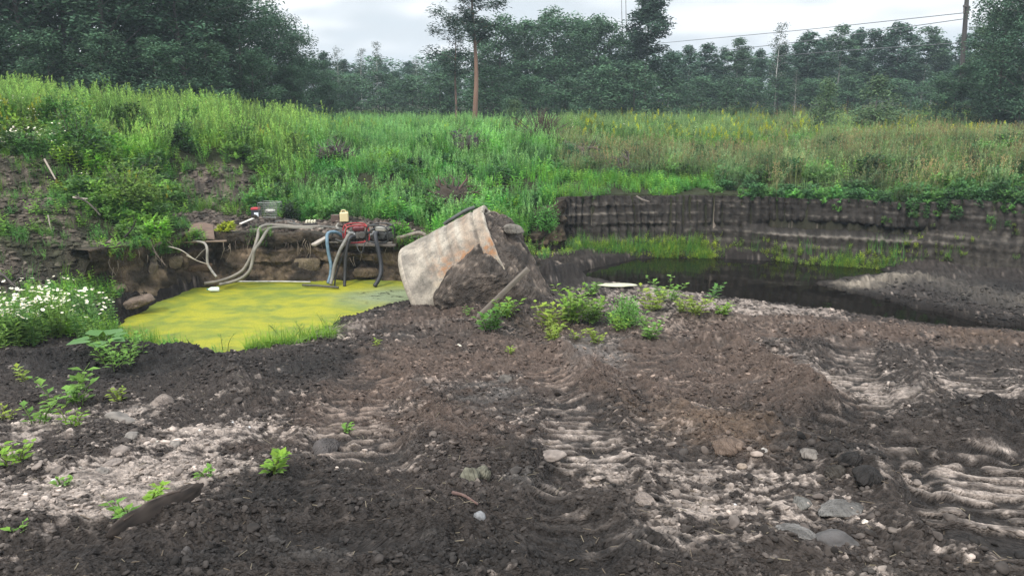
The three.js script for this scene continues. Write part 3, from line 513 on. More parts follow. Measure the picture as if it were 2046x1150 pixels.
  // a timber leaning on the slumped earth, a stone lodged in it, a pipe behind the lip
  const tb = beam(at(1056, 536, 13.0), at(948, 640, 12.75), 0.11, 0.07, [0.12, 0.10, 0.08], 5); tag(mesh('timber', tb, M.wood), 'long grey weathered timber leaning on the earth of the concrete ring', 'timber');
  const st = mesh('stone', lump(4.4, 4, 0.35, [0.19, 0.10, 0.13], [0.16, 0.145, 0.125], 1, 1), M.soil); st.position.copy(at(1026, 459, 14.35)); st.rotation.set(0.2, 0.4, -0.35); tag(st, 'pale angular stone lodged in the earth at the top of the concrete ring', 'stone');
  tag(mesh('pipe', hoseGeo([at(888, 447, 15.9), at(905, 436, 15.8), at(930, 421, 15.8), at(948, 414, 15.85)], 0.05, [0.06, 0.065, 0.06]), M.rubber), 'dark pipe lying behind the upper edge of the concrete ring', 'pipe');
}

// ---------------------------------------------------------------- the pumps on the ledge
function pump(name, label, pos, turn, frameC, engineC, capC) {
  const g = group(name, [pos.x, pos.y, pos.z], turn); tag(g, label, 'water pump');
  const fr = new MB();
  for (const s of [-1, 1]) fr.tube(curve([V(-0.25, 0.02, 0.17 * s), V(-0.25, 0.26, 0.17 * s), V(-0.2, 0.33, 0.17 * s), V(0.2, 0.33, 0.17 * s), V(0.25, 0.26, 0.17 * s), V(0.25, 0.02, 0.17 * s), V(0.2, -0.01, 0.17 * s), V(-0.2, -0.01, 0.17 * s)], 60, true), 0.017, 8, frameC, false);
  mesh('frame', fr.geo(), M.paint, g);
  for (const [x, y] of [[-0.22, 0.33], [0.22, 0.33], [-0.16, 0], [0.16, 0]]) { const b = new MB(); b.tube([V(x, y, -0.17), V(x, y, 0), V(x, y, 0.17)], 0.015, 7, frameC); mesh('cross_bar', b.geo(), M.paint, g); }
  const eng = [rbox(0.2, 0.17, 0.2, 0.03, engineC)]; eng[0].translate(0.07, 0.12, 0);
  for (let k = 0; k < 5; k++) { const f = rbox(0.014, 0.11, 0.17, 0.004, engineC); f.translate(0.175 + k * 0.016, 0.14, 0); eng.push(f); }
  mesh('engine', join(eng), M.paint, g);
  const tk = rbox(0.26, 0.10, 0.24, 0.04, capC); tk.translate(0.05, 0.26, 0); const tank = mesh('fuel_tank', tk, M.paint, g);
  const cp = cyl(0.03, 0.026, 0.025, 14, [0.02, 0.02, 0.02]); cp.translate(0.08, 0.31, 0.02); mesh('cap', cp, M.plastic, tank);
  const ho = cyl(0.105, 0.085, 0.15, 22, [0.28, 0.28, 0.27]); ho.rotateZ(Math.PI / 2); ho.translate(-0.03, 0.12, 0); const pb = mesh('pump_housing', ho, M.metal, g);
  const o1 = cyl(0.045, 0.042, 0.13, 14, [0.25, 0.25, 0.24]); o1.translate(-0.1, 0.19, 0); mesh('outlet', o1, M.metal, pb);
  const o2 = cyl(0.045, 0.042, 0.11, 14, [0.25, 0.25, 0.24]); o2.rotateX(Math.PI / 2); o2.rotateY(-0.5); o2.translate(-0.15, 0.12, 0.05); mesh('inlet', o2, M.metal, pb);
  const rc = cyl(0.085, 0.075, 0.05, 20, engineC.map((q) => q * 0.6)); rc.rotateX(Math.PI / 2); rc.translate(0.1, 0.13, 0.10); const rs = mesh('recoil_starter', rc, M.plastic, g);
  const mf = rbox(0.13, 0.08, 0.09, 0.02, [0.06, 0.055, 0.05]); mf.translate(0.13, 0.22, -0.15); mesh('muffler', mf, M.metal, g);
  return g;
}
const P1 = at(716, 478, 17.0), P2 = at(765, 478, 17.05);
// a working platform of boards along the edge
tag(mesh('plank', beam(at(655, 482, 16.8), at(784, 484, 16.75), 0.22, 0.035, [0.15, 0.13, 0.11], 3), M.wood), 'long grey board under the two motor pumps on the pond bank', 'plank');
tag(mesh('plank', beam(at(684, 488, 16.62), at(790, 490, 16.55), 0.12, 0.05, [0.085, 0.07, 0.06], 8), M.wood), 'dark board jutting from the bank edge in front of the pumps', 'plank');
tag(mesh('plank', beam(at(653, 474, 16.7), at(626, 489, 16.35), 0.13, 0.05, [0.30, 0.26, 0.22], 13), M.wood), 'short pale board end sticking out of the bank left of the blue hose', 'plank');
const Y0 = at(716, 482, 16.8).y + 0.03;
P1.y = P2.y = Y0; P1.z = P2.z = -16.78;
pump('motor_pump', 'motor pump in a red tube frame on the pond bank', P1, 0.35, [0.26, 0.018, 0.02], [0.12, 0.11, 0.10], [0.12, 0.015, 0.018]);
pump('motor_pump', 'motor pump in a black frame right of the red one on the bank', P2, -0.3, [0.02, 0.02, 0.02], [0.05, 0.05, 0.05], [0.30, 0.28, 0.24]);
const hose = (label, P, r, c, name = 'hose') => tag(mesh(name, hoseGeo(P, r, c), M.rubber), label, 'hose');
hose('blue suction hose hanging straight down the bank into the duckweed', [at(690, 476, 16.95), at(672, 464, 16.8), at(655, 466, 16.6), at(653, 480, 16.45), at(656, 505, 16.4), at(661, 530, 16.35), at(660, 548, 16.3), at(655, 566, 16.2)], 0.045, [0.10, 0.17, 0.22]);
hose('grey ribbed hose slanting from the red pump down to the pond', [at(706, 470, 16.7), at(697, 468, 16.5), at(690, 480, 16.4), at(679, 500, 16.3), at(668, 530, 16.25), at(664, 552, 16.2), at(660, 568, 16.1)], 0.045, [0.16, 0.15, 0.13]);
hose('black hose hanging upright below the red motor pump', [at(709, 472, 16.6), at(700, 474, 16.45), at(694, 490, 16.4), at(690, 520, 16.35), at(689, 545, 16.3), at(688, 572, 16.2)], 0.042, [0.022, 0.022, 0.024]);
hose('thin black hose between the slanting grey hose and the upright black one', [at(700, 482, 16.55), at(690, 498, 16.4), at(679, 525, 16.35), at(671, 550, 16.3), at(668, 572, 16.2)], 0.022, [0.03, 0.03, 0.03]);
hose('thick black hose from the black pump down to the pond edge', [at(757, 468, 16.75), at(750, 466, 16.5), at(751, 480, 16.4), at(757, 505, 16.35), at(761, 530, 16.3), at(759, 552, 16.2), at(748, 572, 16.1)], 0.055, [0.02, 0.021, 0.026]);
hose('short dark hose looping between the two motor pumps', [at(730, 470, 16.85), at(738, 464, 16.7), at(744, 458, 16.7), at(752, 458, 16.75), at(758, 464, 16.85)], 0.03, [0.025, 0.025, 0.025]);
hose('upper pale hose running along the ledge and curving down to the pond', [at(640, 452, 17.4), at(600, 453, 17.3), at(560, 450, 17.2), at(532, 450, 17.05), at(518, 456, 16.75), at(514, 474, 16.45), at(508, 494, 16.3), at(496, 522, 16.2), at(484, 540, 16.15), at(464, 552, 16.1), at(438, 561, 16.05), at(408, 566, 16.0)], 0.042, [0.18, 0.16, 0.13]);
hose('lower pale hose crossing the other one on its way to the pond', [at(646, 457, 17.35), at(600, 456, 17.25), at(562, 454, 17.1), at(540, 456, 16.9), at(531, 464, 16.6), at(519, 484, 16.35), at(508, 500, 16.2), at(504, 520, 16.15), at(498, 540, 16.05), at(484, 554, 16.0), at(462, 563, 15.95), at(438, 568, 15.9)], 0.042, [0.16, 0.145, 0.115]);
hose('thick dark hose lying on the ledge behind the black box', [at(528, 449, 17.6), at(560, 442, 17.9), at(585, 447, 17.7), at(615, 452, 17.55), at(660, 454, 17.45), at(682, 457, 17.3), at(690, 464, 17.1)], 0.04, [0.07, 0.065, 0.055]);
hose('thin dark cable curled on the ledge in front of the wire cage', [at(548, 443, 18.0), at(562, 439, 18.1), at(578, 439, 18.1), at(588, 444, 18.0), at(582, 448, 17.9), at(566, 447, 17.9), at(550, 445, 17.9)], 0.02, [0.06, 0.06, 0.06], 'cable');
hose('thin black cable drooping in front of the boards under the pumps', [at(735, 478, 16.7), at(728, 488, 16.4), at(722, 505, 16.35), at(716, 500, 16.35), at(712, 486, 16.45)], 0.014, [0.02, 0.02, 0.02], 'cable');
hose('black hose coiled between the blue hose and the red pump', [at(662, 470, 16.9), at(672, 458, 16.9), at(684, 462, 16.85), at(692, 474, 16.7), at(683, 482, 16.6), at(670, 478, 16.7)], 0.026, [0.035, 0.033, 0.03]);
hose('pale corroded pipe elbow standing behind the blue hose', [at(690, 470, 17.0), at(680, 462, 17.0), at(672, 452, 17.1), at(676, 446, 17.15)], 0.03, [0.22, 0.2, 0.17], 'pipe');
hose('brown hose lying behind the black pump towards the concrete ring', [at(792, 476, 16.9), at(806, 473, 16.85), at(822, 468, 16.8), at(838, 465, 16.8), at(850, 470, 16.8)], 0.055, [0.17, 0.14, 0.11]);
hose('grey bent pipe hanging over the bank left of the pale hoses', [at(368, 479, 16.2), at(392, 482, 16.1), at(408, 486, 15.95), at(413, 496, 15.85), at(414, 525, 15.8), at(422, 540, 15.75), at(432, 553, 15.7)], 0.032, [0.24, 0.22, 0.19], 'pipe');
tag(mesh('pipe', hoseGeo([at(470, 562, 16.35), at(510, 562, 16.4), at(560, 562, 16.45), at(620, 563, 16.45)], 0.018, [0.45, 0.44, 0.42]), M.plastic), 'thin white pipe along the far water line of the pond', 'pipe');
tag(mesh('pipe', hoseGeo([at(604, 569, 16.1), at(640, 571, 16.0), at(676, 574, 15.9)], 0.03, [0.05, 0.045, 0.035]), M.rubber), 'dark pole floating in the duckweed under the hoses', 'pole');
{ // the things standing on the ledge
  const stand = (px, py, d) => { const p = at(px, py, d); p.y = groundY(p.x, p.z); return p; };
  let p = stand(688, 446, 17.75), g = group('jerrycan', [p.x, p.y - 0.01, p.z], 0.15); tag(g, 'cream plastic jerrycan standing on the ledge above the pumps', 'jerrycan');
  const bd = rbox(0.2, 0.225, 0.13, 0.028, [0.58, 0.48, 0.27]); bd.translate(0, 0.1125, 0); mesh('body', bd, M.plastic, g);
  const hd = new MB(); hd.tube(curve([V(-0.06, 0.22, 0), V(-0.05, 0.262, 0), V(0.03, 0.262, 0), V(0.045, 0.22, 0)], 14), 0.014, 8, [0.55, 0.45, 0.25]); mesh('handle', hd.geo(), M.plastic, g);
  const cp = cyl(0.024, 0.022, 0.03, 14, [0.4, 0.34, 0.2]); cp.translate(0.075, 0.215, 0); mesh('cap', cp, M.plastic, g);
  p = stand(671, 442, 17.95); g = group('crate', [p.x, p.y, p.z], -0.1); tag(g, 'small brown wooden box left of the cream jerrycan', 'box');
  for (const [w, h, d, x, y, z] of [[0.19, 0.14, 0.016, 0, 0.08, 0.07], [0.19, 0.14, 0.016, 0, 0.08, -0.07], [0.016, 0.14, 0.12, 0.09, 0.08, 0], [0.016, 0.14, 0.12, -0.09, 0.08, 0], [0.2, 0.016, 0.16, 0, 0.158, 0]]) { const b = rbox(w, h, d, 0.004, [0.085, 0.055, 0.045]); b.translate(x, y, z); mesh('board', b, M.wood, g); }
  p = stand(512, 436, 18.3); g = group('battery', [p.x, p.y + 0.01, p.z], 0.12); tag(g, 'black car battery with red lid and white label on the ledge', 'battery');
  const bb = rbox(0.2, 0.20, 0.17, 0.012, [0.02, 0.021, 0.028]); bb.translate(0, 0.1, 0); mesh('case', bb, M.plastic, g);
  const lb = rbox(0.11, 0.115, 0.006, 0.002, [0.68, 0.72, 0.78]); lb.translate(0.025, 0.085, 0.0862); mesh('label', lb, M.plastic, g);
  const rl = rbox(0.2, 0.05, 0.17, 0.014, [0.38, 0.03, 0.04]); rl.translate(-0.005, 0.226, 0); const lid = mesh('lid', rl, M.plastic, g);
  for (const s of [-1, 1]) { const t = cyl(0.014, 0.012, 0.03, 10, [0.2, 0.19, 0.18]); t.translate(0.07 * s, 0.25, 0.03); mesh('terminal', t, M.metal, lid); }
  p = stand(541, 437, 18.35); g = group('wire_cage', [p.x, p.y, p.z], -0.12); tag(g, 'grey wire mesh cage beside the car battery', 'cage');
  const wr = (pts, r) => { const m = new MB(); m.tube(pts, r, 5, [0.30, 0.31, 0.30]); return m.geo(); }, fr = [];
  const X = 0.23, Yh = 0.36, Z = 0.16;
  for (const z of [-Z, Z]) for (const y of [0.02, Yh]) fr.push(wr([V(-X, y, z), V(0, y, z), V(X, y, z)], 0.006));
  for (const x of [-X, X]) for (const y of [0.02, Yh]) fr.push(wr([V(x, y, -Z), V(x, y, 0), V(x, y, Z)], 0.006));
  for (const x of [-X, X]) for (const z of [-Z, Z]) fr.push(wr([V(x, 0, z), V(x, Yh / 2, z), V(x, Yh, z)], 0.006));
  mesh('frame', join(fr), M.metal, g); const net = [];
  for (let k = 1; k < 12; k++) for (const z of [-Z, Z]) net.push(wr([V(-X + 2 * X * k / 12, 0.02, z), V(-X + 2 * X * k / 12, 0.2, z), V(-X + 2 * X * k / 12, Yh, z)], 0.0022));
  for (let k = 1; k < 9; k++) for (const z of [-Z, Z]) net.push(wr([V(-X, Yh * k / 9, z), V(0, Yh * k / 9, z), V(X, Yh * k / 9, z)], 0.0022));
  tag(mesh('wire_mesh', join(net), M.metal, g), null, null, null, 'stuff');
  p = stand(540, 430, 18.3); const cl = mesh('rag', lump(2.2, 3, 0.5, [0.13, 0.05, 0.08], [0.40, 0.38, 0.34]), M.stone); cl.position.set(p.x, p.y + 0.16, p.z); tag(cl, 'crumpled pale rag lying inside the wire cage', 'rag');
  p = stand(621, 452, 17.45); g = group('hose_coupling', [p.x, p.y, p.z], 0.08); tag(g, 'black box with a cream toothed top on the ledge over the hoses', 'hose coupling');
  const cb = rbox(0.26, 0.12, 0.14, 0.012, [0.035, 0.03, 0.028]); cb.translate(0, 0.06, 0); mesh('body', cb, M.plastic, g);
  for (let k = 0; k < 4; k++) { const t = rbox(0.04, 0.06, 0.12, 0.008, [0.60, 0.56, 0.42]); t.translate(-0.09 + 0.06 * k, 0.15 + 0.008 * (k % 2), 0); mesh('tooth', t, M.plastic, g); }
  tag(mesh('plank', beam(stand(480, 446, 17.5).add(V(0, 0.03, 0)), stand(505, 438, 18.1).add(V(0, 0.03, 0)), 0.07, 0.025, [0.50, 0.47, 0.42], 21), M.wood), 'pale broken board lying on the ledge in front of the battery', 'plank');
  p = at(436, 557, 15.72); g = group('bottle', [p.x, 0.05, p.z], 0.3); g.rotation.z = 1.5; tag(g, 'white plastic bottle lying at the end of the grey bent pipe', 'bottle');
  const pr = [[0, 0], [0.042, 0.003], [0.05, 0.02], [0.05, 0.15], [0.045, 0.18], [0.02, 0.205], [0.018, 0.225], [0, 0.226]].map(([x, y]) => new THREE.Vector2(x, y)); mesh('body', colored(new THREE.LatheGeometry(pr, 18), [0.62, 0.68, 0.66]), M.plastic, g);
  const bc = cyl(0.02, 0.02, 0.03, 12, [0.05, 0.2, 0.16]); bc.translate(0, 0.222, 0); mesh('cap', bc, M.plastic, g);
  // plywood leaning under the sod, rubble of the bank
  const ply = group('plywood_sheet'); tag(ply, 'brown warped plywood sheet stuck in the bank under the sod', 'plywood');
  const A = at(368, 480, 16.1), B = at(428, 478, 16.2), Cc = at(425, 449, 16.55), D = at(382, 447, 16.6), m = new MB(), N = 14, rows = [];
  for (let f = 0; f < 2; f++) for (let j = 0; j <= N; j++) for (let i = 0; i <= N; i++) { const u = i / N, v = j / N, q = A.clone().lerp(B, u).lerp(D.clone().lerp(Cc, u), v); q.y += 0.04 * Math.sin(u * Math.PI) * (v > 0.5 ? 1 : 0.4); q.z -= f * 0.02; const k = 1 + 0.5 * noise(u * 2, v * 14, 3); rows.push(m.v(q.x, q.y, q.z, [0.115 * k, 0.075 * k, 0.055 * k])); }
  const W = N + 1, Q = W * W; for (let j = 0; j < N; j++) for (let i = 0; i < N; i++) { const o = j * W + i; m.i.push(o, o + 1, o + W + 1, o, o + W + 1, o + W, Q + o, Q + o + W + 1, Q + o + 1, Q + o, Q + o + W, Q + o + W + 1); }
  for (let i = 0; i < N; i++) for (const [a, b] of [[i, i + 1], [N * W + i + 1, N * W + i], [(i + 1) * W, i * W], [i * W + N, (i + 1) * W + N]]) m.i.push(a, Q + a, Q + b, a, Q + b, b);
  mesh('sheet', m.geo(), M.wood, ply);
  tag(mesh('plank', beam(at(345, 484, 16.0), at(452, 481, 16.25), 0.1, 0.03, [0.17, 0.12, 0.085], 31), M.wood), 'narrow brown board lying along the bank under the plywood sheet', 'plank');
  tag(mesh('plank', beam(at(268, 512, 14.9), at(322, 484, 15.3), 0.06, 0.04, [0.10, 0.08, 0.065], 37), M.wood), 'dark broken pole slanting out of the undercut bank on the left', 'pole');
  for (const [x, y, d, s, sx, r, c, l] of [[345, 522, 15.75, 0.25, [1.0, 0.62, 0.5], 0.1, [0.27, 0.215, 0.15], 'large sandy slab standing in the undercut bank left of the bent pipe'], [303, 540, 15.1, 0.22, [0.42, 1.0, 0.6], -0.4, [0.20, 0.16, 0.12], 'narrow upright slab leaning left of the large sandy slab'],
    [395, 536, 16.2, 0.24, [1.4, 0.42, 0.5], 0.05, [0.17, 0.115, 0.075], 'low brown earth slab at the foot of the bank below the bent pipe'], [612, 530, 16.75, 0.32, [1.0, 0.68, 0.4], 0.05, [0.24, 0.19, 0.13], 'pale square clay block in the bank left of the blue hose'],
    [735, 545, 16.7, 0.28, [1.2, 0.5, 0.4], -0.06, [0.20, 0.15, 0.10], 'low clay block in the bank between the black hoses'], [272, 604, 13.9, 0.22, [1.6, 0.5, 0.9], 0.25, [0.25, 0.19, 0.15], 'long pinkish clay slab at the left shore of the pond'], [235, 578, 14.2, 0.16, [1.2, 0.6, 0.9], 0.1, [0.25, 0.19, 0.14], 'small sandy slab above the left shore of the pond'],
    [262, 506, 14.9, 0.16, [1, 0.75, 0.8], 0.2, [0.25, 0.215, 0.16], 'rounded sandy boulder under the sod at the left end of the bank'], [300, 515, 15.2, 0.13, [1.1, 0.7, 0.8], -0.2, [0.23, 0.20, 0.16], 'small sandy boulder beside the dark pole in the bank']]) {
    const o = mesh('earth_block', lump(s * 31 + x, 4, 0.22, sx.map((q) => q * s * 1.05), c.map((q) => q * 0.62), 3, 2), M.cliff); o.position.copy(at(x, y, d + 0.12)); o.rotation.set(0, 0.3, r); tag(o, l, 'earth block');
  }
}
{ // dead wood, stones and slabs lying about the pit
  const lg = group('driftwood'), a = onGround(238, 1062), b = onGround(400, 992); const mid = a.clone().lerp(b, 0.5); lg.position.copy(mid);
  tag(lg, 'charred dark piece of driftwood lying on pale soil in the left foreground', 'driftwood');
  const q = (t, up, s = 0) => { const v = a.clone().lerp(b, t).sub(mid); v.y += up; v.x += s * 0.04; v.z += s * 0.05; return v; };
  { const m = new MB(), pts = curve([q(-0.02, 0.015), q(0.2, 0.03), q(0.45, 0.04), q(0.7, 0.045), q(0.88, 0.05), q(1.03, 0.065)], 60), N = 14; let prev = null, first;
    for (let k = 0; k <= 60; k++) { const t = k / 60, r = 0.055 * (0.55 + 0.8 * Math.sin(Math.PI * clamp(t * 0.8 + 0.15))) * (1 - 0.5 * sstep(t, 0.82, 1)), ring = [];
      for (let j = 0; j < N; j++) { const an = j / N * 2 * Math.PI, n = 0.75 * noise(Math.cos(an) * 1.6, Math.sin(an) * 1.6, t * 3) + 0.3 * noise(Math.cos(an) * 5, Math.sin(an) * 5, t * 5), rr = r * (1 + n), c = 1 + 1.2 * noise(an * 3, t * 6, 2); const dz = Math.cos(an) * rr * 1.15; ring.push(m.v(pts[k].x - dz * 0.35, pts[k].y + Math.sin(an) * rr * 0.8, pts[k].z + dz * 0.9, [0.048 * c, 0.036 * c, 0.029 * c].map((e) => Math.max(0.007, e)))); }
      if (prev) for (let j = 0; j < N; j++) { const j2 = (j + 1) % N; m.i.push(prev[j], prev[j2], ring[j2], prev[j], ring[j2], ring[j]); } prev = ring; if (!k) first = ring; }
    for (let j = 1; j < N - 1; j++) m.i.push(first[0], first[j + 1], first[j], prev[0], prev[j], prev[j + 1]); mesh('trunk', m.geo(), M.wood, lg); }
  mesh('split_ridge', branchGeo([q(0.05, 0.055), q(0.35, 0.085, -0.2), q(0.62, 0.095, -0.1), q(0.75, 0.085)], 0.012, 0.008, [0.06, 0.042, 0.032], 3), M.wood, lg);
  const SG = [0.145, 0.128, 0.113], PK = [0.18, 0.148, 0.128], DK = [0.065, 0.058, 0.055], GN = [0.11, 0.105, 0.08];
  // [x px, y px, half width px, stretch, colour, label]
  for (const [x, y, w, sx, c, l] of [[240, 840, 21, [0.75, 0.7, 1.5], SG, 'long pale stone lying beside the dark hollow on the left'], [322, 806, 23, [1.3, 0.55, 0.8], PK, 'broad pale clay lump on the slope of the dark mound'], [348, 888, 11, [1.1, 0.8, 1], SG, 'small round stone at the edge of the pale streak'], [240, 902, 14, [1.2, 0.7, 1], PK, 'pinkish stone in the stony hollow left of the pale streak'],
    [224, 927, 13, [1.3, 0.6, 0.9], PK, 'flat pinkish stone lowest in the stony hollow'], [204, 945, 12, [1, 0.8, 1], SG, 'rounded grey stone just above the pale sand on the left'], [262, 872, 12, [1.2, 0.6, 1], SG, 'grey stone between the long pale stone and the hollow'], [290, 880, 9, [1.2, 0.6, 1], PK, 'small pale clod right of the grey stones in the hollow'],
    [652, 902, 26, [1.4, 0.75, 1], DK, 'dark rounded clod right of the bright green seedling'], [372, 1108, 13, [0.9, 1.1, 0.9], DK, 'dark upright clod at the bottom left below the driftwood'], [956, 1034, 13, [1, 0.9, 1], [0.17, 0.17, 0.175], 'grey stone on the dark soil near the bottom centre'], [936, 954, 20, [1, 1.1, 0.9], GN, 'larger greenish clay lump in the windrow at the centre'],
    [966, 950, 17, [0.9, 1.1, 0.9], GN, 'smaller greenish clay lump leaning on the larger one'], [1100, 912, 22, [1.4, 0.45, 0.9], PK, 'flat pale slab on the crawler track right of centre'], [1458, 896, 27, [1.3, 0.7, 1], [0.11, 0.08, 0.062], 'broad brown clod on the ochre soil right of centre'], [1482, 894, 12, [1, 0.8, 1], [0.13, 0.096, 0.075], 'small brown clod touching the broad brown one'],
    [1527, 902, 7, [1, 0.9, 1], [0.36, 0.33, 0.3], 'white pebble on the dark soil beside the brown clods'], [1484, 935, 10, [1, 0.8, 1], [0.2, 0.155, 0.12], 'small ochre stone below the white pebble'], [1620, 910, 17, [1.3, 0.6, 1], SG, 'pale flat stone at the left edge of the black clod heap'], [1678, 1018, 34, [1.4, 0.28, 0.9], [0.125, 0.118, 0.11], 'broad grey clay flake pressed into the mud at lower right'],
    [1602, 1008, 19, [0.9, 0.7, 1.1], [0.12, 0.115, 0.105], 'grey clay lump left of the broad clay flake'], [1592, 1062, 26, [1.4, 0.3, 0.8], [0.12, 0.113, 0.106], 'thin grey clay flake below the grey clay lump'], [1665, 1082, 36, [1.2, 0.45, 0.9], [0.055, 0.05, 0.048], 'curled dark peat slab at the bottom right'], [1010, 760, 14, [1.2, 0.7, 1], [0.09, 0.08, 0.07], 'grey brown clod on the brown soil above the centre'],
    [1700, 925, 22, [1, 0.9, 1], [0.02, 0.018, 0.017], 'black clod topmost in the heap right of centre'], [1732, 958, 26, [1.1, 0.8, 1], [0.022, 0.02, 0.019], 'black clod lowest in the heap right of centre'], [1672, 948, 20, [1, 0.8, 1], [0.04, 0.035, 0.03], 'dark brown clod between the pale flat stone and the black clods'], [1290, 1000, 20, [1.4, 0.4, 1], PK, 'flat pink clod on the silt right of centre']]) {
    const p = onGround(x, y), s = w / F * Math.hypot(p.x, p.y - EYE, p.z), o = mesh('stone', lump(x * 0.37 + y, 4, 0.3, sx.map((k) => k * s * 0.95), c, 2.5, 1), l.includes('clod') || l.includes('clay') ? M.soil : M.stone); p.y += s * sx[1] * 0.08; o.position.copy(p); o.rotation.set(0.1 * noise(x, y), x, 0.2 * noise(y, x)); tag(o, l, c[0] < 0.1 || l.includes('clod') ? 'clod' : 'stone');
  }
  const p = onGround(1236, 572); const fl = mesh('foam_board', lump(9.3, 4, 0.2, [0.40, 0.03, 0.12], [0.42, 0.42, 0.30]), M.stone); fl.position.set(p.x, p.y + 0.03, p.z); tag(fl, 'pale greenish flat board lying on the near shore of the black pool', 'board');
  const DW = [0.115, 0.095, 0.078], up = (x, y, d, h = 0.05) => { const p = at(x, y, d); p.y = groundY(p.x, p.z) + h; return p; }, AT = (l) => l.map(([x, y, d]) => at(x, y, d));
  for (let [l, P, r0, r1, c, t] of [['long thin dead branch on the bare left bank', [[88, 318, 16.4], [100, 340, 15.9], [110, 358, 15.5]], 0.02, 0.015, [0.24, 0.2, 0.16], 0], ['dark forked branch fallen down the bare left bank', [[150, 392, 15.4], [175, 405, 15.2], [200, 430, 14.95]], 0.022, 0.012, [0.06, 0.05, 0.04], 4],
    ['pale short stick across the bare left bank', [[145, 394, 15.4], [160, 396, 15.35], [174, 397, 15.3]], 0.018, 0.012, [0.33, 0.29, 0.24], 0], ['upright dead stick standing in the bare left bank', [[95, 430, 14.9], [99, 450, 14.7], [103, 465, 14.6]], 0.015, 0.01, [0.2, 0.17, 0.14], 0], ['black branch sticking up at the left end of the pond bank', [[248, 474, 14.8], [262, 458, 14.75], [272, 438, 14.7]], 0.022, 0.008, [0.025, 0.02, 0.018], 3],
    ['dead root hanging from the undercut left bank', [[300, 480, 15.2], [310, 505, 15.0], [330, 530, 14.95]], 0.02, 0.008, [0.13, 0.1, 0.08], 5], ['thin pale stick leaning in the bank left of the bent pipe', [[372, 510, 15.7], [392, 520, 15.65], [416, 528, 15.6]], 0.012, 0.008, [0.3, 0.26, 0.2], 0], ['dark branch at the left edge above the white flowers', [[-10, 540, 12.4], [12, 556, 12.3], [40, 585, 12.1]], 0.03, 0.014, [0.055, 0.045, 0.04], 4],
    ['pale root curling over the undercut left bank', [[336, 492, 15.5], [362, 500, 15.4], [380, 512, 15.4], [392, 520, 15.4]], 0.014, 0.006, [0.3, 0.27, 0.22], 3], ['short dark stick poking out of the dug peat face', [[1272, 392, 19.75], [1284, 399, 19.6], [1298, 403, 19.5]], 0.03, 0.02, [0.12, 0.1, 0.085], 0], ['broken twig lying on dark soil at the bottom centre', [[0, 0, 0]], 0.012, 0.006, [0.10, 0.06, 0.05], 3]]) {
    const Q = P[0][2] ? AT(P) : [onGround(905, 990, 0.02), onGround(928, 998, 0.025), onGround(955, 1012, 0.015)]; if (!P[0][2]) t = 0;
    tag(mesh('branch', branchGeo(Q, r0, r1, c, r0 * 999 + r1, t), M.bark), l, 'branch');
  }
  // the brush heap: a fallen rotten trunk with the butt of its roots
  const ft = group('fallen_trunk'); tag(ft, 'rotten fallen trunk with broken limbs on the green slope right of centre', 'fallen trunk');
  const f = (x, y, d) => { const p = at(x, y, d); p.y = Math.max(p.y, upperH(p.x, p.z) + 0.15); return p; }, base = f(1180, 312, 24.2), tip = f(1130, 286, 25.2); ft.position.copy(base);
  const rel = (p) => p.sub(base);
  mesh('trunk', branchGeo([rel(f(1128, 285, 25)), rel(f(1160, 300, 24.5)), rel(f(1195, 320, 24)), rel(f(1235, 345, 23.2)), rel(f(1255, 352, 22.9))], 0.10, 0.18, [0.07, 0.055, 0.045], 5, 9), M.bark, ft);
  for (const [P, s] of [[[[1170, 302, 24.3], [1182, 294, 24.1], [1200, 300, 24]], 7], [[[1200, 322, 23.9], [1225, 315, 23.6], [1240, 322, 23.5]], 8], [[[1150, 296, 24.6], [1170, 312, 24.2], [1195, 330, 23.8]], 9], [[[1253, 350, 22.9], [1256, 325, 22.8], [1254, 302, 22.8]], 10], [[[1185, 318, 24], [1210, 332, 23.6], [1222, 345, 23.4]], 12]]) mesh('limb', branchGeo(P.map((q) => rel(f(...q))), 0.06, 0.025, [0.085, 0.07, 0.06], s, 6), M.bark, ft);
  for (const [name, x, y, d, r, sc, c, l] of [['root_heap', 930, 292, 24.5, 11, [0.62, 0.42, 0.5], [0.055, 0.045, 0.045], 'dark tangled root heap half overgrown on the middle slope'], ['root_heap', 905, 395, 19, 13, [0.55, 0.4, 0.4], [0.05, 0.04, 0.032], 'dark roots and earth bulging above the concrete ring'], ['root_heap', 665, 312, 22.6, 14, [0.5, 0.35, 0.4], [0.045, 0.038, 0.034], 'dark brush heap among weeds left of the middle slope'], ['root_heap', 1235, 345, 23, 19, [0.5, 0.3, 0.4], [0.05, 0.038, 0.03], 'dark root butt at the lower end of the fallen trunk']]) {
    const p0 = at(x, y, d), g = group(name, [p0.x, p0.y, p0.z]); tag(g, l, 'root heap'); const rd = rng(r);
    mesh('earth_ball', lump(r, 4, 0.5, sc.map((q) => q * 0.8), c, 2), M.clod, g); const rootM = [];
    for (let k = 0; k < 42; k++) { const a = rd() * 6.28, e = rd() * 1.4 - 0.2, v = V(Math.cos(a) * Math.cos(e) * sc[0], Math.sin(e) * sc[1], Math.sin(a) * Math.cos(e) * sc[2]); rootM.push(branchGeo([v.clone().multiplyScalar(0.6), v.clone().multiplyScalar(1).add(V((rd() - 0.5) * 0.2, (rd() - 0.5) * 0.2, 0)), v.clone().multiplyScalar(1.25 + rd() * 0.3)], 0.02 + rd() * 0.02, 0.006, c.map((q) => q * (1 + rd())), k, 2)); }
    tag(mesh('roots', join(rootM), M.bark, g), null, null, null, 'stuff');
  }
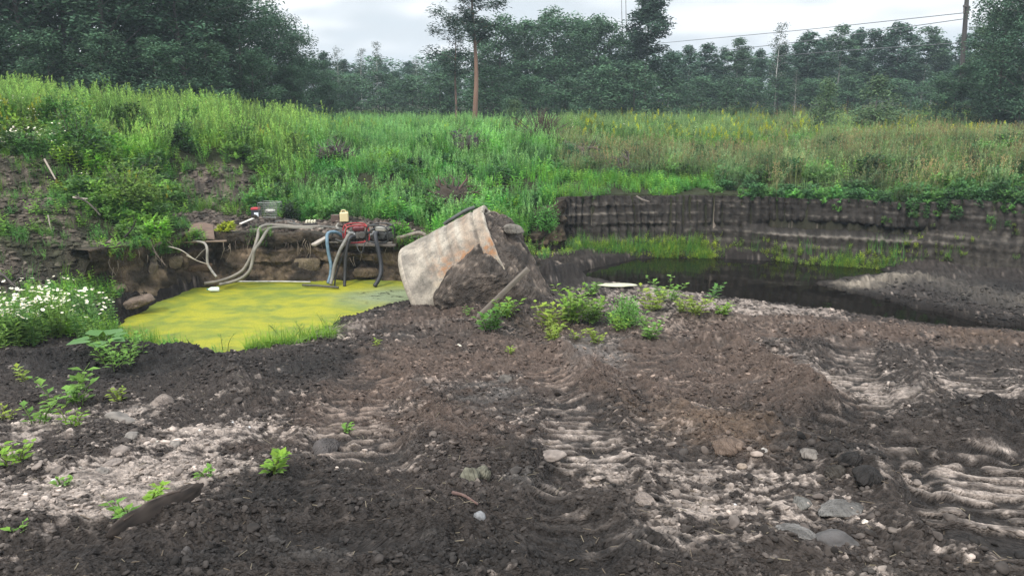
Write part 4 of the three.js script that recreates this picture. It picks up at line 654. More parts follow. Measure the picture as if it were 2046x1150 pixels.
  { // fine roots hanging out of the bank
    const rh = [], rr = rng(55); for (let k = 0; k < 130; k++) { const s = lerp(RIMLEN[4], RIMLEN[12], rr()), v = 0.72 + 0.2 * rr(), p = bankPoint(s, v), L = 0.1 + 0.35 * rr(), a = V(p[0], p[1], p[2] + 0.02); rh.push(branchGeo([a, a.clone().add(V((rr() - 0.5) * 0.1, -L * 0.45, 0.06)), a.clone().add(V((rr() - 0.5) * 0.25, -L, 0.05))], 0.008, 0.003, rr() < 0.4 ? [0.2, 0.16, 0.12] : [0.06, 0.045, 0.035], k)); }
    tag(mesh('hanging_roots', join(rh), M.bark), 'fine roots hanging out of the bank behind the pond', null, null, 'stuff');
  }
}
{ // bits of straw, root and wood
  const rd = rng(12), g = new THREE.CylinderGeometry(0.5, 0.35, 1, 5), L = []; colored(g, [1, 1, 1]);
  for (let n = 0; n < 2600; n++) { const d = 2.7 + Math.pow(rd(), 1.3) * 11, x = (rd() * 2 - 1) * (0.72 * d + 0.5), [h, , sd] = groundAt(x, -d, true); if (sd > -0.2 || h < 0.04) continue; L.push([x, h + 0.004, -d, rd()]); }
  const im = new THREE.InstancedMesh(g, M.wood, L.length), m = new THREE.Matrix4(), q = new THREE.Quaternion(), e = new THREE.Euler(), col = new THREE.Color();
  L.forEach(([x, y, z, r], i) => { const w = 0.0025 + 0.004 * rd(); m.compose(V(x, y, z), q.setFromEuler(e.set(1.57 + (rd() - 0.5) * 0.5, rd() * 6.28, 0, 'YXZ')), V(w, 0.025 + 0.09 * rd() * rd(), w)); im.setMatrixAt(i, m); im.setColorAt(i, r < 0.35 ? col.setRGB(0.15, 0.125, 0.085) : r < 0.7 ? col.setRGB(0.10, 0.075, 0.05) : col.setRGB(0.025, 0.02, 0.018)); });
  im.name = numbered('straw_bits'); im.castShadow = im.receiveShadow = true; tag(im, 'bits of straw, root and wood littering the soil', null, null, 'stuff'); scene.add(im);
}
{ // crumbs of soil: nobody could count them
  const rd = rng(77), kinds = [0, 1, 2].map((k) => lump(k * 5.1 + 2, 1, 0.5, [1.25, 0.5, 0.9], [1, 1, 1], 2, 0.8)), lists = [[], [], []], q = new THREE.Quaternion(), e = new THREE.Euler();
  for (let n = 0; n < 150000; n++) {
    const d = 2.6 + Math.pow(rd(), 1.2) * 12.5, x = (rd() * 2 - 1) * (0.72 * d + 0.6), z = -d;
    const cl = fbm(x * 1.6, 3, z * 1.6, 2); if (cl * 1.6 + rd() * 0.8 < 0.42) continue;
    const [h, c, sd, , pr] = groundAt(x, z, true); if (pr > 0.25 && rd() < pr * 1.05) continue; if (h < 0.03 || (sd > -0.3 && bareness(x, z) < 0.35)) continue;
    const s = (0.005 + 0.018 * Math.pow(rd(), 4) + (rd() < 0.01 ? 0.02 : 0)) * (0.7 + d * 0.06), L = c[0] + c[1] + c[2], k = Math.floor(rd() * 3), t = (0.6 + rd() * 0.7) * (rd() < 0.06 ? 1.7 : 1), b = rd() < 0.3 ? 0.55 : 1;
    lists[k].push([x, h + s * 0.2, z, s, rd() * 6, rd() * 6, [c[0] * t * b + 0.004, c[1] * t * b + 0.004, c[2] * t * b + 0.004]]);
  }
  for (const [px, py, r, n, dk] of [[1700, 940, 0.42, 90, 0.6], [945, 950, 0.3, 50, 1.3], [1480, 890, 0.4, 60, 1.2], [1560, 890, 0.4, 60, 0.9], [290, 870, 0.4, 70, 1.6], [1640, 790, 0.5, 60, 1.1], [1850, 780, 0.5, 60, 1], [1010, 850, 0.4, 50, 1.3], [1320, 1000, 0.4, 50, 1], [1250, 810, 0.5, 60, 1], [1930, 1080, 0.4, 60, 0.9], [1620, 1040, 0.4, 50, 1.4], [700, 780, 0.5, 50, 1], [1500, 700, 0.7, 70, 1], [1800, 670, 0.9, 90, 1], [1780, 575, 1.1, 110, 0.7], [1930, 590, 1.2, 160, 0.7], [2010, 590, 1.0, 120, 0.7], [440, 760, 0.6, 60, 0.9]]) {
    const o = onFloor(px, py); for (let i = 0; i < n; i++) { const a = rd() * 6.283, q = r * Math.sqrt(rd()) * 1.3, x = o.x + Math.cos(a) * q, z = o.z + Math.sin(a) * q, [h, c] = groundAt(x, z, true), s = (0.012 + 0.035 * Math.pow(rd(), 2.5)) * (0.7 - 0.03 * o.z), t = dk * (0.5 + rd() * 0.8); lists[Math.floor(rd() * 3)].push([x, h + s * 0.15, z, s, rd() * 6, rd() * 6, [c[0] * t + 0.004, c[1] * t + 0.004, c[2] * t + 0.004]]); }
  }
  for (let n = 0; n < 26000; n++) { const d = 12 + rd() * 8.5, x = -(0.1 + 0.62 * rd()) * d - 0.5, z = -d; if (bareness(x, z) < 0.3) continue; const [h, c, sd] = groundAt(x, z, true); if (sd < 0.1) continue; const s = (0.012 + 0.05 * Math.pow(rd(), 5)) * 1.2, t = 0.5 + rd() * 1.0; lists[Math.floor(rd() * 3)].push([x, h + s * 0.15, z, s, rd() * 6, rd() * 6, [c[0] * t, c[1] * t, c[2] * t]]); }
  lists.forEach((L, k) => {
    const im = new THREE.InstancedMesh(kinds[k], M.clod, L.length), m = new THREE.Matrix4(), col = new THREE.Color();
    L.forEach(([x, y, z, s, a, b, c], i) => { m.compose(V(x, y, z), q.setFromEuler(e.set((a - 3) * 0.2, b, (a * 7 % 6 - 3) * 0.2)), V(s, s, s)); im.setMatrixAt(i, m); im.setColorAt(i, col.setRGB(Math.min(c[0], 0.5), Math.min(c[1], 0.5), Math.min(c[2], 0.5))); });
    im.name = numbered('soil_crumbs'); im.castShadow = im.receiveShadow = true; tag(im, 'loose crumbs and small clods strewn over the churned soil', null, null, 'stuff'); scene.add(im);
  });
}

// ---------------------------------------------------------------- plants
const G = { fresh: [0.125, 0.25, 0.026], lush: [0.07, 0.21, 0.036], grey: [0.12, 0.165, 0.075], yellow: [0.15, 0.19, 0.020], dark: [0.028, 0.068, 0.020], tan: [0.24, 0.20, 0.10], brown: [0.10, 0.07, 0.045], lime: [0.14, 0.26, 0.020] };
const vary = (c, rd, a = 0.35) => { const k = 1 + (rd() - 0.5) * 2 * a, w = 1 + (rd() - 0.5) * a * 0.6; return [c[0] * k * w, c[1] * k, c[2] * k / w]; };
function grassGeo(seed, n, h, spread, c, tip) { const m = new MB(), rd = rng(seed); for (let i = 0; i < n; i++) { const a = rd() * 6.283, r = spread * Math.sqrt(rd()); m.blade(Math.cos(a) * r, Math.sin(a) * r, h * (0.45 + 0.6 * rd()), h * (0.12 + 0.55 * rd() * rd() * 1.4), rd() * 6.283, 0.007 + 0.006 * rd(), vary(c, rd, 0.25).map((q) => q * 0.75), vary(tip ?? c, rd, 0.3)); } return m.geo(); }
function plumeAt(m, rd, x, y, z, h, w, n, c, size) { for (let i = 0; i < n; i++) { const t = rd(), a = rd() * 6.283, r = w * (1 - t * 0.7) * rd(), dx = Math.cos(a), dz = Math.sin(a); m.leaf(x + dx * r, y + t * h, z + dz * r, dx * 0.5, 0.8, dz * 0.5, -dx * 0.7, 0.6, -dz * 0.7, size * (0.7 + 0.6 * rd()), size * 0.5, vary(c, rd, 0.3)); } }
function herbGeo(seed, stems, h, spread, c, { len = 0.09, wid = 0.035, gap = 0.05, top = null, topN = 18, topH = 0.2, topW = 0.05, droop = 0.25, from = 0.08, side = 0, topS = 0.035 } = {}) {
  const m = new MB(), rd = rng(seed);
  for (let s = 0; s < stems; s++) {
    const a = rd() * 6.283, r = spread * Math.sqrt(rd()), H = h * (0.6 + 0.5 * rd()), lean = 0.1 + 0.22 * rd(), la = stems > 1 ? a + (rd() - 0.5) : rd() * 6.283, x0 = Math.cos(a) * r, z0 = Math.sin(a) * r;
    const pos = (t) => [x0 + Math.cos(la) * lean * H * t * t, H * t, z0 + Math.sin(la) * lean * H * t * t], sc = vary(c, rd, 0.25).map((q) => q * 0.8);
    m.tube([V(...pos(0)), V(...pos(0.5)), V(...pos(1))], [0.006 * (0.5 + h), 0.004 * (0.5 + h), 0.0015], 4, sc, false);
    let az = rd() * 6.283;
    for (let y = from; y < 1; y += gap / H * (0.8 + 0.4 * rd())) {
      az += 2.4; const p = pos(y), size = (y < 0.3 ? 0.65 + y : 1.15 - y * 0.75) * (0.8 + 0.4 * rd()), cc = vary(c, rd, 0.28);
      for (const q of [0, Math.PI]) { const up = 0.35 - droop * rd() * 2 + y * 0.3, dx = Math.cos(az + q), dz = Math.sin(az + q), k = 1 / Math.hypot(1, up); m.leaf(p[0], p[1], p[2], dx * k, up * k, dz * k, -dx * up * k, k, -dz * up * k, len * size, wid * size, cc);
        if (side && rd() < side) m.leaf(p[0] + dx * len * 0.4 * size, p[1] + up * k * len * 0.4, p[2] + dz * len * 0.4 * size, Math.cos(az + q + 0.8) * k, up * k, Math.sin(az + q + 0.8) * k, 0, 1, 0, len * size * 0.55, wid * size * 0.7, cc); }
    }
    if (top) { const p = pos(1 - topH * 0.5); plumeAt(m, rd, p[0], p[1], p[2], topH * H, topW, topN, top, topS); }
  }
  return m.geo();
}
function seedGrassGeo(seed, n, h, spread, c, head) { const m = new MB(), rd = rng(seed); for (let i = 0; i < n; i++) { const a = rd() * 6.283, r = spread * Math.sqrt(rd()), H = h * (0.6 + 0.45 * rd()), az = rd() * 6.283, ln = H * (0.08 + 0.22 * rd()), x = Math.cos(a) * r, z = Math.sin(a) * r; m.blade(x, z, H, ln, az, 0.005, vary(c, rd, 0.2), vary(head, rd, 0.2)); plumeAt(m, rd, x + Math.cos(az) * ln * 0.8, H * 0.78, z + Math.sin(az) * ln * 0.8, H * 0.22, 0.018, 7, head, 0.035); if (i % 2) m.blade(x, z, H * 0.55, H * 0.3, rd() * 6.283, 0.008, vary(c, rd, 0.2), vary(c, rd, 0.3)); } return m.geo(); }
function bushGeo(seed, n, rx, ry, c, leaf, { tone = 0.5, lo = 0 } = {}) { // leaves in sprays through a rounded, broken volume
  const m = new MB(), rd = rng(seed), sprays = Math.ceil(n / 14);
  for (let s = 0; s < sprays; s++) {
    const a = rd() * 6.283, u = Math.pow(rd(), 0.4), e = Math.asin(rd() * (1 - lo) + lo * (rd() * 2 - 1)), k = 0.75 + 0.5 * noise(Math.cos(a) * 1.5 + seed, Math.sin(e) * 2, Math.sin(a) * 1.5), x = Math.cos(a) * Math.cos(e) * rx * u * k, y = Math.sin(e) * ry * u * k + ry * 0.06, z = Math.sin(a) * Math.cos(e) * rx * u * k;
    const t = 1 + (rd() - 0.5) * tone, cc = [c[0] * t, c[1] * t, c[2] * t], ox = Math.cos(a), oz = Math.sin(a), oy = 0.35 + rd() * 0.7;
    for (let i = 0; i < 14; i++) { const b = rd() * 6.283, dx = Math.cos(b) * 0.8 + ox * 0.5, dy = oy * 0.5 + (rd() - 0.6) * 0.9, dz = Math.sin(b) * 0.8 + oz * 0.5, l = 1 / Math.hypot(dx, dy, dz), q = 0.16 * Math.max(rx, ry) * (0.4 + rd()); m.leaf(x + (rd() - 0.5) * q * 2, y + (rd() - 0.5) * q * 2, z + (rd() - 0.5) * q * 2, dx * l, dy * l, dz * l, (rd() - 0.5) * 0.8 + ox * 0.3, 1, (rd() - 0.5) * 0.8 + oz * 0.3, leaf * (0.6 + 0.7 * rd()), leaf * (0.35 + 0.25 * rd()), vary(cc, rd, 0.22)); }
  }
  return m.geo();
}
function flowerHead(m, x, y, z, r, tx, tz, c, yc) { const ce = m.v(x, y, z, yc); let f = null, p = null; for (let k = 0; k < 8; k++) { const a = k / 8 * 6.283, b = (k + 0.5) / 8 * 6.283, q = m.v(x + Math.cos(a) * r, y + 0.15 * r + Math.cos(a) * r * tx + Math.sin(a) * r * tz, z + Math.sin(a) * r, c), w = m.v(x + Math.cos(b) * r * 0.55, y + Math.cos(b) * r * 0.55 * tx + Math.sin(b) * r * 0.55 * tz, z + Math.sin(b) * r * 0.55, c); if (p !== null) m.tri(ce, p, q); m.tri(ce, q, w); p = w; f ??= q; } m.tri(ce, p, f); }
function daisyGeo(seed, n, h, r, sp) { const m = new MB(), rd = rng(seed); for (let i = 0; i < n; i++) { const a = rd() * 6.283, q = sp * Math.sqrt(rd()), H = h * (0.65 + 0.5 * rd()); flowerHead(m, Math.cos(a) * q, H, Math.sin(a) * q, r * (0.7 + 0.5 * rd()), (rd() - 0.5) * 0.9, 0.25 + (rd() - 0.5) * 0.9, [0.72, 0.72, 0.68], [0.5, 0.34, 0.03]); } return m.geo(); }

// kinds of low plants that cover the banks and the field: [name, label, geometries, material]
const KIND = {
  grass: ['meadow_grass', 'green grass growing over the banks and the field', [grassGeo(1, 26, 0.42, 0.16, G.fresh), grassGeo(2, 24, 0.5, 0.2, G.lush)]],
  tall: ['tall_grass', 'tall grey green grass standing on the upper field', [grassGeo(3, 34, 0.85, 0.2, G.grey, [0.20, 0.21, 0.10]), grassGeo(4, 34, 0.75, 0.22, [0.10, 0.15, 0.06], [0.18, 0.20, 0.085])]],
  seed: ['seeding_grass', 'straw coloured seeding grass among the field plants', [seedGrassGeo(5, 16, 0.95, 0.18, [0.12, 0.14, 0.05], G.tan), seedGrassGeo(6, 14, 0.85, 0.2, [0.15, 0.14, 0.06], [0.23, 0.21, 0.11])]],
  weed: ['leafy_weeds', 'low bright green leafy weeds on the slopes', [herbGeo(7, 6, 0.36, 0.16, G.lush, { len: 0.12, wid: 0.055, gap: 0.05 }), herbGeo(8, 5, 0.42, 0.17, G.fresh, { len: 0.14, wid: 0.07, gap: 0.06 }), herbGeo(9, 8, 0.3, 0.17, [0.10, 0.24, 0.045], { len: 0.07, wid: 0.025, gap: 0.035, side: 0.6 })]],
  mug: ['mugwort', 'tall feathery grey green weeds with pale tops on the banks', [herbGeo(10, 5, 1.0, 0.16, [0.11, 0.19, 0.06], { len: 0.10, wid: 0.03, gap: 0.055, side: 0.7, top: [0.19, 0.27, 0.11], topN: 30, topH: 0.3, topW: 0.055 }), herbGeo(11, 5, 0.9, 0.18, [0.14, 0.22, 0.055], { len: 0.10, wid: 0.028, gap: 0.055, side: 0.6, top: [0.22, 0.29, 0.11], topN: 28, topH: 0.28, topW: 0.05 })]],
  gold: ['goldenrod', 'yellow flowering weeds scattered over the field and banks', [herbGeo(12, 5, 0.75, 0.17, [0.07, 0.15, 0.025], { len: 0.09, wid: 0.02, gap: 0.035, top: [0.44, 0.42, 0.012], topN: 44, topH: 0.24, topW: 0.085 }), herbGeo(13, 4, 0.7, 0.17, [0.09, 0.17, 0.02], { len: 0.09, wid: 0.024, gap: 0.035, top: [0.36, 0.36, 0.02], topN: 40, topH: 0.24, topW: 0.08 })]],
  thick: ['green_thicket', 'dense low green thicket along the peat face and slopes', [bushGeo(14, 280, 0.34, 0.5, [0.068, 0.16, 0.045], 0.11), bushGeo(15, 260, 0.36, 0.46, [0.095, 0.21, 0.04], 0.12), bushGeo(16, 240, 0.32, 0.55, [0.045, 0.11, 0.032], 0.12)]],
  white: ['white_flowers', 'small white flowers dotted over the left bank', [daisyGeo(17, 9, 0.6, 0.026, 0.2)], M.flower],
  toe: ['yellow_green_weeds', 'small yellow green weeds growing along the foot of the peat face', [herbGeo(18, 5, 0.2, 0.12, [0.24, 0.32, 0.025], { len: 0.075, wid: 0.045, gap: 0.04 }), herbGeo(19, 5, 0.16, 0.13, [0.17, 0.28, 0.035], { len: 0.07, wid: 0.04, gap: 0.04 })]],
};
const sown = {}; for (const k in KIND) sown[k] = KIND[k][2].map(() => []);
const rs = rng(4242);
function sow(k, x, y, z, s, tint = [1, 1, 1], sy = 1) { const L = sown[k], i = Math.floor(rs() * L.length); L[i].push([x, y, z, s, s * sy, rs() * 6.283, (rs() - 0.5) * (k === 'mug' || k === 'tall' || k === 'seed' ? 0.55 : 0.3), (rs() - 0.5) * (k === 'mug' || k === 'tall' || k === 'seed' ? 0.55 : 0.3), tint]); }
const jit = (c, a) => { const k = CLUMP +  (rs() - 0.5) * 2 * a; return [c[0] * k * (1 + (rs() - 0.5) * a * 0.6), c[1] * k, c[2] * k * (1 + (rs() - 0.5) * a * 0.6)]; };
let CLUMP = 1;
function sowAt(x, z, d) { // what grows at a place above the rim
  const [sd] = rimSide(x, z); if (sd < 0.12) return;
  const b = d < 27 ? bareness(x, z) : 0; if (b > 0.35 && rs() < b * 1.1) { if (b > 0.75 && along(LEDGE, x, z)[0] < 0.85) return; if (rs() > 0.26) return; }
  const y = groundY(x, z) - 0.02, px = toPx(x, y, z)[0] + noise(x * 0.5, 9, z * 0.5) * 130 * (x < 0 ? 1 : 0) + (x < 0 ? (rs() - 0.5) * 120 : 0), n = fbm(x * 0.45, 3, z * 0.45, 3), n2 = fbm(x * 1.3, 8, z * 1.3, 2), r = rs();
  CLUMP = clamp(1.0 + fbm(x * 0.9 + 20, 6, z * 0.9, 3) * 1.5, 0.45, 1.6);
  const big = d > 38 ? 1.35 : 1;
  if (px < 590) { // left bank
    const crest = sstep(d, 18.5, 20.5 + sstep(px, 200, 500) * 2.5);
    if (b > 0.3) { CLUMP = 1; sow(r < 0.6 ? 'weed' : 'grass', x, y, z, 0.5 + 0.35 * rs(), jit([1.1, 1.05, 1], 0.25)); return; }
    if (r < 0.10 + 0.42 * crest) sow('mug', x, y, z, (0.6 + 0.35 * crest) * (0.7 + 0.6 * rs()), jit([1.12, 1.3, 0.8], 0.25));
    else if (r < 0.16 + 0.45 * crest + n * 0.15) sow('grass', x, y, z, 0.8 + 0.5 * rs(), jit([1.35, 1.15, 0.9], 0.25));
    else if (n2 > 0.05 && r < 0.75) sow('thick', x, y, z, 0.7 + 0.5 * rs(), jit([1.35, 1.2, 0.8], 0.3));
    else if (n > 0.12 && rs() < 0.22) sow('gold', x, y, z, 0.6 + 0.3 * rs(), jit([0.9, 0.85, 1], 0.2));
    else sow('weed', x, y, z, 0.8 + 0.55 * rs(), jit(n2 > 0 ? [1.7, 1.3, 0.8] : [1.1, 1.05, 0.9], 0.3));
    if (px < 110 && d > 16.5 && rs() < 0.30) sow('white', x, y, z, 0.7 + 0.3 * rs());
    if (crest > 0.6 && rs() < 0.05) sow('seed', x, y, z, 0.7 + 0.2 * rs(), jit([1.1, 1, 0.9], 0.2));
  } else if (px < 1115 || (d < 22.3 && px < 1420)) { // the green slope in the middle and the strip over the left of the face
    const lipN = px > 1080 && d < 22.3;
    if (lipN) { CLUMP = lerp(CLUMP, 1.1, 0.7); sow(r < 0.75 ? 'weed' : 'grass', x, y, z, 0.7 + 0.4 * rs(), jit([1.25, 1.25, 1.15], 0.2)); sow(r < 0.5 ? 'weed' : 'grass', x + rs() * 0.3, y, z - rs() * 0.3, 0.7 + 0.4 * rs(), jit([1.25, 1.25, 1.15], 0.2)); return; }
    if (r < 0.28 + n * 0.3) sow('mug', x, y, z, (d < 20 ? 0.45 : 0.6) + 0.3 * rs(), jit([1.05, 1.4, 1.2], 0.22));
    else if (r < 0.52) sow('grass', x, y, z, 0.8 + 0.55 * rs(), jit([1.0, 1.32, 1.3], 0.22));
    else if (n2 > 0.08 && r < 0.85) sow('thick', x, y, z, 0.6 + 0.4 * rs(), jit([1, 1.15, 1.1], 0.3));
    else sow('weed', x, y, z, 0.85 + 0.5 * rs(), jit(n2 > 0.1 ? [1.5, 1.3, 0.9] : [1.0, 1.25, 1.3], 0.28));
    if (d > 30 && rs() < 0.05) sow('gold', x, y, z, 0.7, jit([0.8, 0.9, 1], 0.2));
  } else { // the field on the right
    const edge = 1 - sstep(sd, 0.5, 1.6), tan = sstep(px, 1350, 1800);
    if (rs() < edge * 0.85) { sow('thick', x, y - 0.05, z, 0.5 + 0.35 * rs(), jit([0.95, 1.05, 1.1], 0.3)); return; }
    if (d < 27) {
      if (r < 0.30) sow('mug', x, y, z, 0.6 + 0.3 * rs(), jit([0.95, 0.95, 1.05], 0.25));
      else if (r < 0.5) sow('tall', x, y, z, 0.8 + 0.4 * rs(), jit([0.85, 1.05, 0.85], 0.2));
      else if (r < 0.66 + 0.07 * tan * (0.6 + n * 2)) sow('seed', x, y, z, 0.75 + 0.3 * rs(), jit([1, 0.95, 0.9], 0.2));
      else if (r < 0.9) sow('thick', x, y, z, 0.7 + 0.5 * rs(), jit([0.95, 0.95, 1], 0.3)); else sow('weed', x, y, z, 1 + 0.5 * rs(), jit([1, 1, 1.1], 0.2));
    } else {
      if (r < 0.26) sow('tall', x, y, z, big * (0.8 + 0.35 * rs()), jit([1, 1.1, 0.8], 0.2));
      else if (r < 0.26 + 0.24 * sstep(n + n2 * 0.6, 0.05, 0.35)) sow('gold', x, y, z, big * (0.8 + 0.35 * rs()), jit([0.95, 1, 1], 0.2));
      else if (r < 0.56) sow('grass', x, y, z, big * (1.2 + 0.6 * rs()), jit([1.2, 1.15, 0.9], 0.2));
      else if (r < 0.63 && tan > 0.3) sow('seed', x, y, z, big * (0.8 + 0.3 * rs()), jit([1.1, 1.05, 0.9], 0.2));
      else if (r < 0.8) sow('mug', x, y, z, big * (0.7 + 0.3 * rs()), jit([0.95, 1.05, 1], 0.2)); else sow('thick', x, y, z, big * (0.8 + 0.4 * rs()), jit([1.15, 1.15, 0.9], 0.3));
      if (rs() < 0.02) sow('white', x, y, z, 1, [1, 1, 1]);
    }
  }
}
for (const [d0, d1, per] of [[12.5, 20, 40], [20, 26, 26], [26, 36, 11], [36, 50, 6], [50, 66, 3.2]]) {
  const hw = (d) => 0.70 * d + 1.5, A = (d1 - d0) * (hw(d0) + hw(d1));
  for (let i = 0; i < A * per; i++) { const d = lerp(d0, d1, Math.sqrt(rs())), x = (rs() * 2 - 1) * hw(d); sowAt(x, -d, d); }
}
// weeds on the faces and their foot
CLUMP = 1;
for (let i = 0; i < 3200; i++) {
  const s = lerp(RIMLEN[13], RIMLEN[19] + 1, rs()), u = s - RIMLEN[13], right = sstep(u, 8.6, 10.4);
  const v = right ? 0.12 + 0.85 * rs() * rs() : 0.10 + 0.30 * rs() * rs(), nn = noise(s * 0.6, v * 2, 31);
  if (u > 7.6 && rs() > 0.22) continue;
  if (rs() > 0.14 && nn < (right > 0.3 ? 0.02 : -0.22) + (v > 0.45 ? 0.1 : 0)) continue;
  const p = facePoint(s, v); sow(rs() < 0.85 ? 'toe' : 'grass', p[0], p[1] - 0.02, p[2], (right ? 0.4 : 0.7) + 0.5 * rs(), jit(right > 0.5 ? [0.8, 0.85, 1] : [1, 1, 1], 0.3));
}
CLUMP = 1; for (let i = 0; i < 60; i++) { const s = lerp(RIMLEN[19] - 6, RIMLEN[19], rs()), v = 1 - 0.32 * rs() * rs(), p = facePoint(s, v); if (noise(s * 0.9, 3, v) > -0.05) sow('thick', p[0], p[1] - 0.12, p[2], 0.28 + 0.3 * rs(), jit([1, 1.05, 1], 0.3)); }
for (let i = 0; i < 420; i++) { const s = lerp(RIMLEN[3], RIMLEN[12], rs()), v = 0.80 + 0.2 * rs(), p = bankPoint(s, v); if (noise(s * 0.7, 1, 8) > (s > RIMLEN[6] && s < RIMLEN[10] ? 0.22 : -0.1)) sow(rs() < 0.5 ? 'weed' : 'toe', p[0], p[1] - 0.03, p[2], 0.5 + 0.4 * rs(), jit([1, 1.05, 0.9], 0.3)); }
for (let i = 0; i < 170; i++) { const q = onPlane(1040 + rs() * 130, 470 + rs() * 60, 0.5 + rs() * 0.8); if (rimSide(q.x, q.z)[0] > -1.2) sow(rs() < 0.6 ? 'toe' : 'weed', q.x, Math.min(q.y, groundY(q.x, q.z) + 0.2), q.z, 0.6 + 0.5 * rs(), jit([1, 1, 1], 0.3)); }
{ // the gentle left shore: sparse green between the bank and the soil
  for (let i = 0; i < 900; i++) { const d = 10.8 + rs() * 3.6, x = -(0.40 + 0.32 * rs()) * d, z = -d, [h, , sd] = groundAt(x, z, true); if (sd > 0.1 || h < 0.06 || polySide(POND, x, z) > -0.2) continue; const n = noise(x * 1.2, 5, z * 1.2); if (n < -0.25) continue; sow(rs() < 0.7 ? 'weed' : 'grass', x, h - 0.01, z, 0.4 + 0.5 * rs(), jit([1.2, 1.15, 0.9], 0.25)); }
}
{
  const m4 = new THREE.Matrix4(), q = new THREE.Quaternion(), e = new THREE.Euler(), col = new THREE.Color();
  for (const k in KIND) KIND[k][2].forEach((g, i) => {
    const L = sown[k][i]; if (!L.length) return; const im = new THREE.InstancedMesh(g, KIND[k][3] ?? M.leaf, L.length);
    L.forEach(([x, y, z, s, sy, a, t1, t2, c], n) => { m4.compose(V(x, y, z), q.setFromEuler(e.set(t1, a, t2)), V(s, sy, s)); im.setMatrixAt(n, m4); im.setColorAt(n, col.setRGB(c[0] * 1.25, c[1] * 1.25, c[2] * 1.25)); });
    im.name = numbered(KIND[k][0]); im.castShadow = im.receiveShadow = true; tag(im, KIND[k][1], null, null, 'stuff'); scene.add(im);
  });
}

// ---------------------------------------------------------------- single plants that one can point at
function plant(name, category, label, p, parts, s = 1, turn = 0, grp) { const g = group(name, [p.x, p.y, p.z], turn); g.scale.setScalar(s); tag(g, label, category, grp); for (const [n, geo, mat] of parts) { const q = mesh(n, geo, mat ?? M.leaf, g); if (n === 'flowers' || n === 'leaves' || n === 'twigs') q.userData.kind = 'stuff'; } return g; }
function seedlingParts(seed, stems, h, c, o = {}) { // stems apart from leaves
  const sts = [], lfs = []; let st, lf = new MB(); const rd = rng(seed), { single = false, len = 0.09, wid = 0.045, gap = 0.06, spread = 0.05 } = o;
  for (let s = 0; s < stems; s++) {
    const a = rd() * 6.283, H = h * (0.55 + 0.5 * rd()), ln = H * (0.25 + 0.5 * rd()), x0 = Math.cos(a) * spread * rd(), z0 = Math.sin(a) * spread * rd(), pos = (t) => V(x0 + Math.cos(a) * ln * t * t, H * t, z0 + Math.sin(a) * ln * t * t);
    st = new MB(); sts.push(st); st.tube([pos(0), pos(0.4), pos(0.75), pos(1)], [0.006, 0.005, 0.004, 0.002], 5, [c[0] * 0.9, c[1] * 0.75, c[2]]);
    let az = rd() * 6.283; for (let t = 0.15; t <= 1.02; t += gap / H) { az += 2.4 + rd() * 0.4; const p = pos(Math.min(t, 1)), q = (0.7 + 0.5 * rd()) * (t > 0.9 ? 0.7 : 1); for (const w of [0, Math.PI]) { const up = 0.25 + 0.5 * (rd() - 0.4), k = 1 / Math.hypot(1, up), dx = Math.cos(az + w), dz = Math.sin(az + w), cc = vary(c, rd, 0.25), L = len * q, W = wid * q;
      if (single) { lf = new MB(); lfs.push(lf); }
      // a leaf blade of two lobes with a bent tip
      lf.leaf(p.x + dx * 0.012, p.y, p.z + dz * 0.012, dx * k, up * k, dz * k, -dx * up * k, k, -dz * up * k, L, W, cc, 0.2); lf.leaf(p.x + dx * L * 0.3, p.y + up * L * 0.3, p.z + dz * L * 0.3, Math.cos(az + w + 0.75) * k, up * k, Math.sin(az + w + 0.75) * k, 0, 1, 0, L * 0.5, W * 0.55, cc); lf.leaf(p.x + dx * L * 0.3, p.y + up * L * 0.3, p.z + dz * L * 0.3, Math.cos(az + w - 0.75) * k, up * k, Math.sin(az + w - 0.75) * k, 0, 1, 0, L * 0.5, W * 0.55, cc); } }
  }
  return [...sts.map((q) => ['stem', q.geo()]), ...(single ? lfs.map((q) => ['leaf', q.geo()]) : [['leaves', lf.geo()]])];
}
const LM = [0.21, 0.36, 0.04], LG = [0.16, 0.31, 0.05], YG = [0.26, 0.35, 0.045];
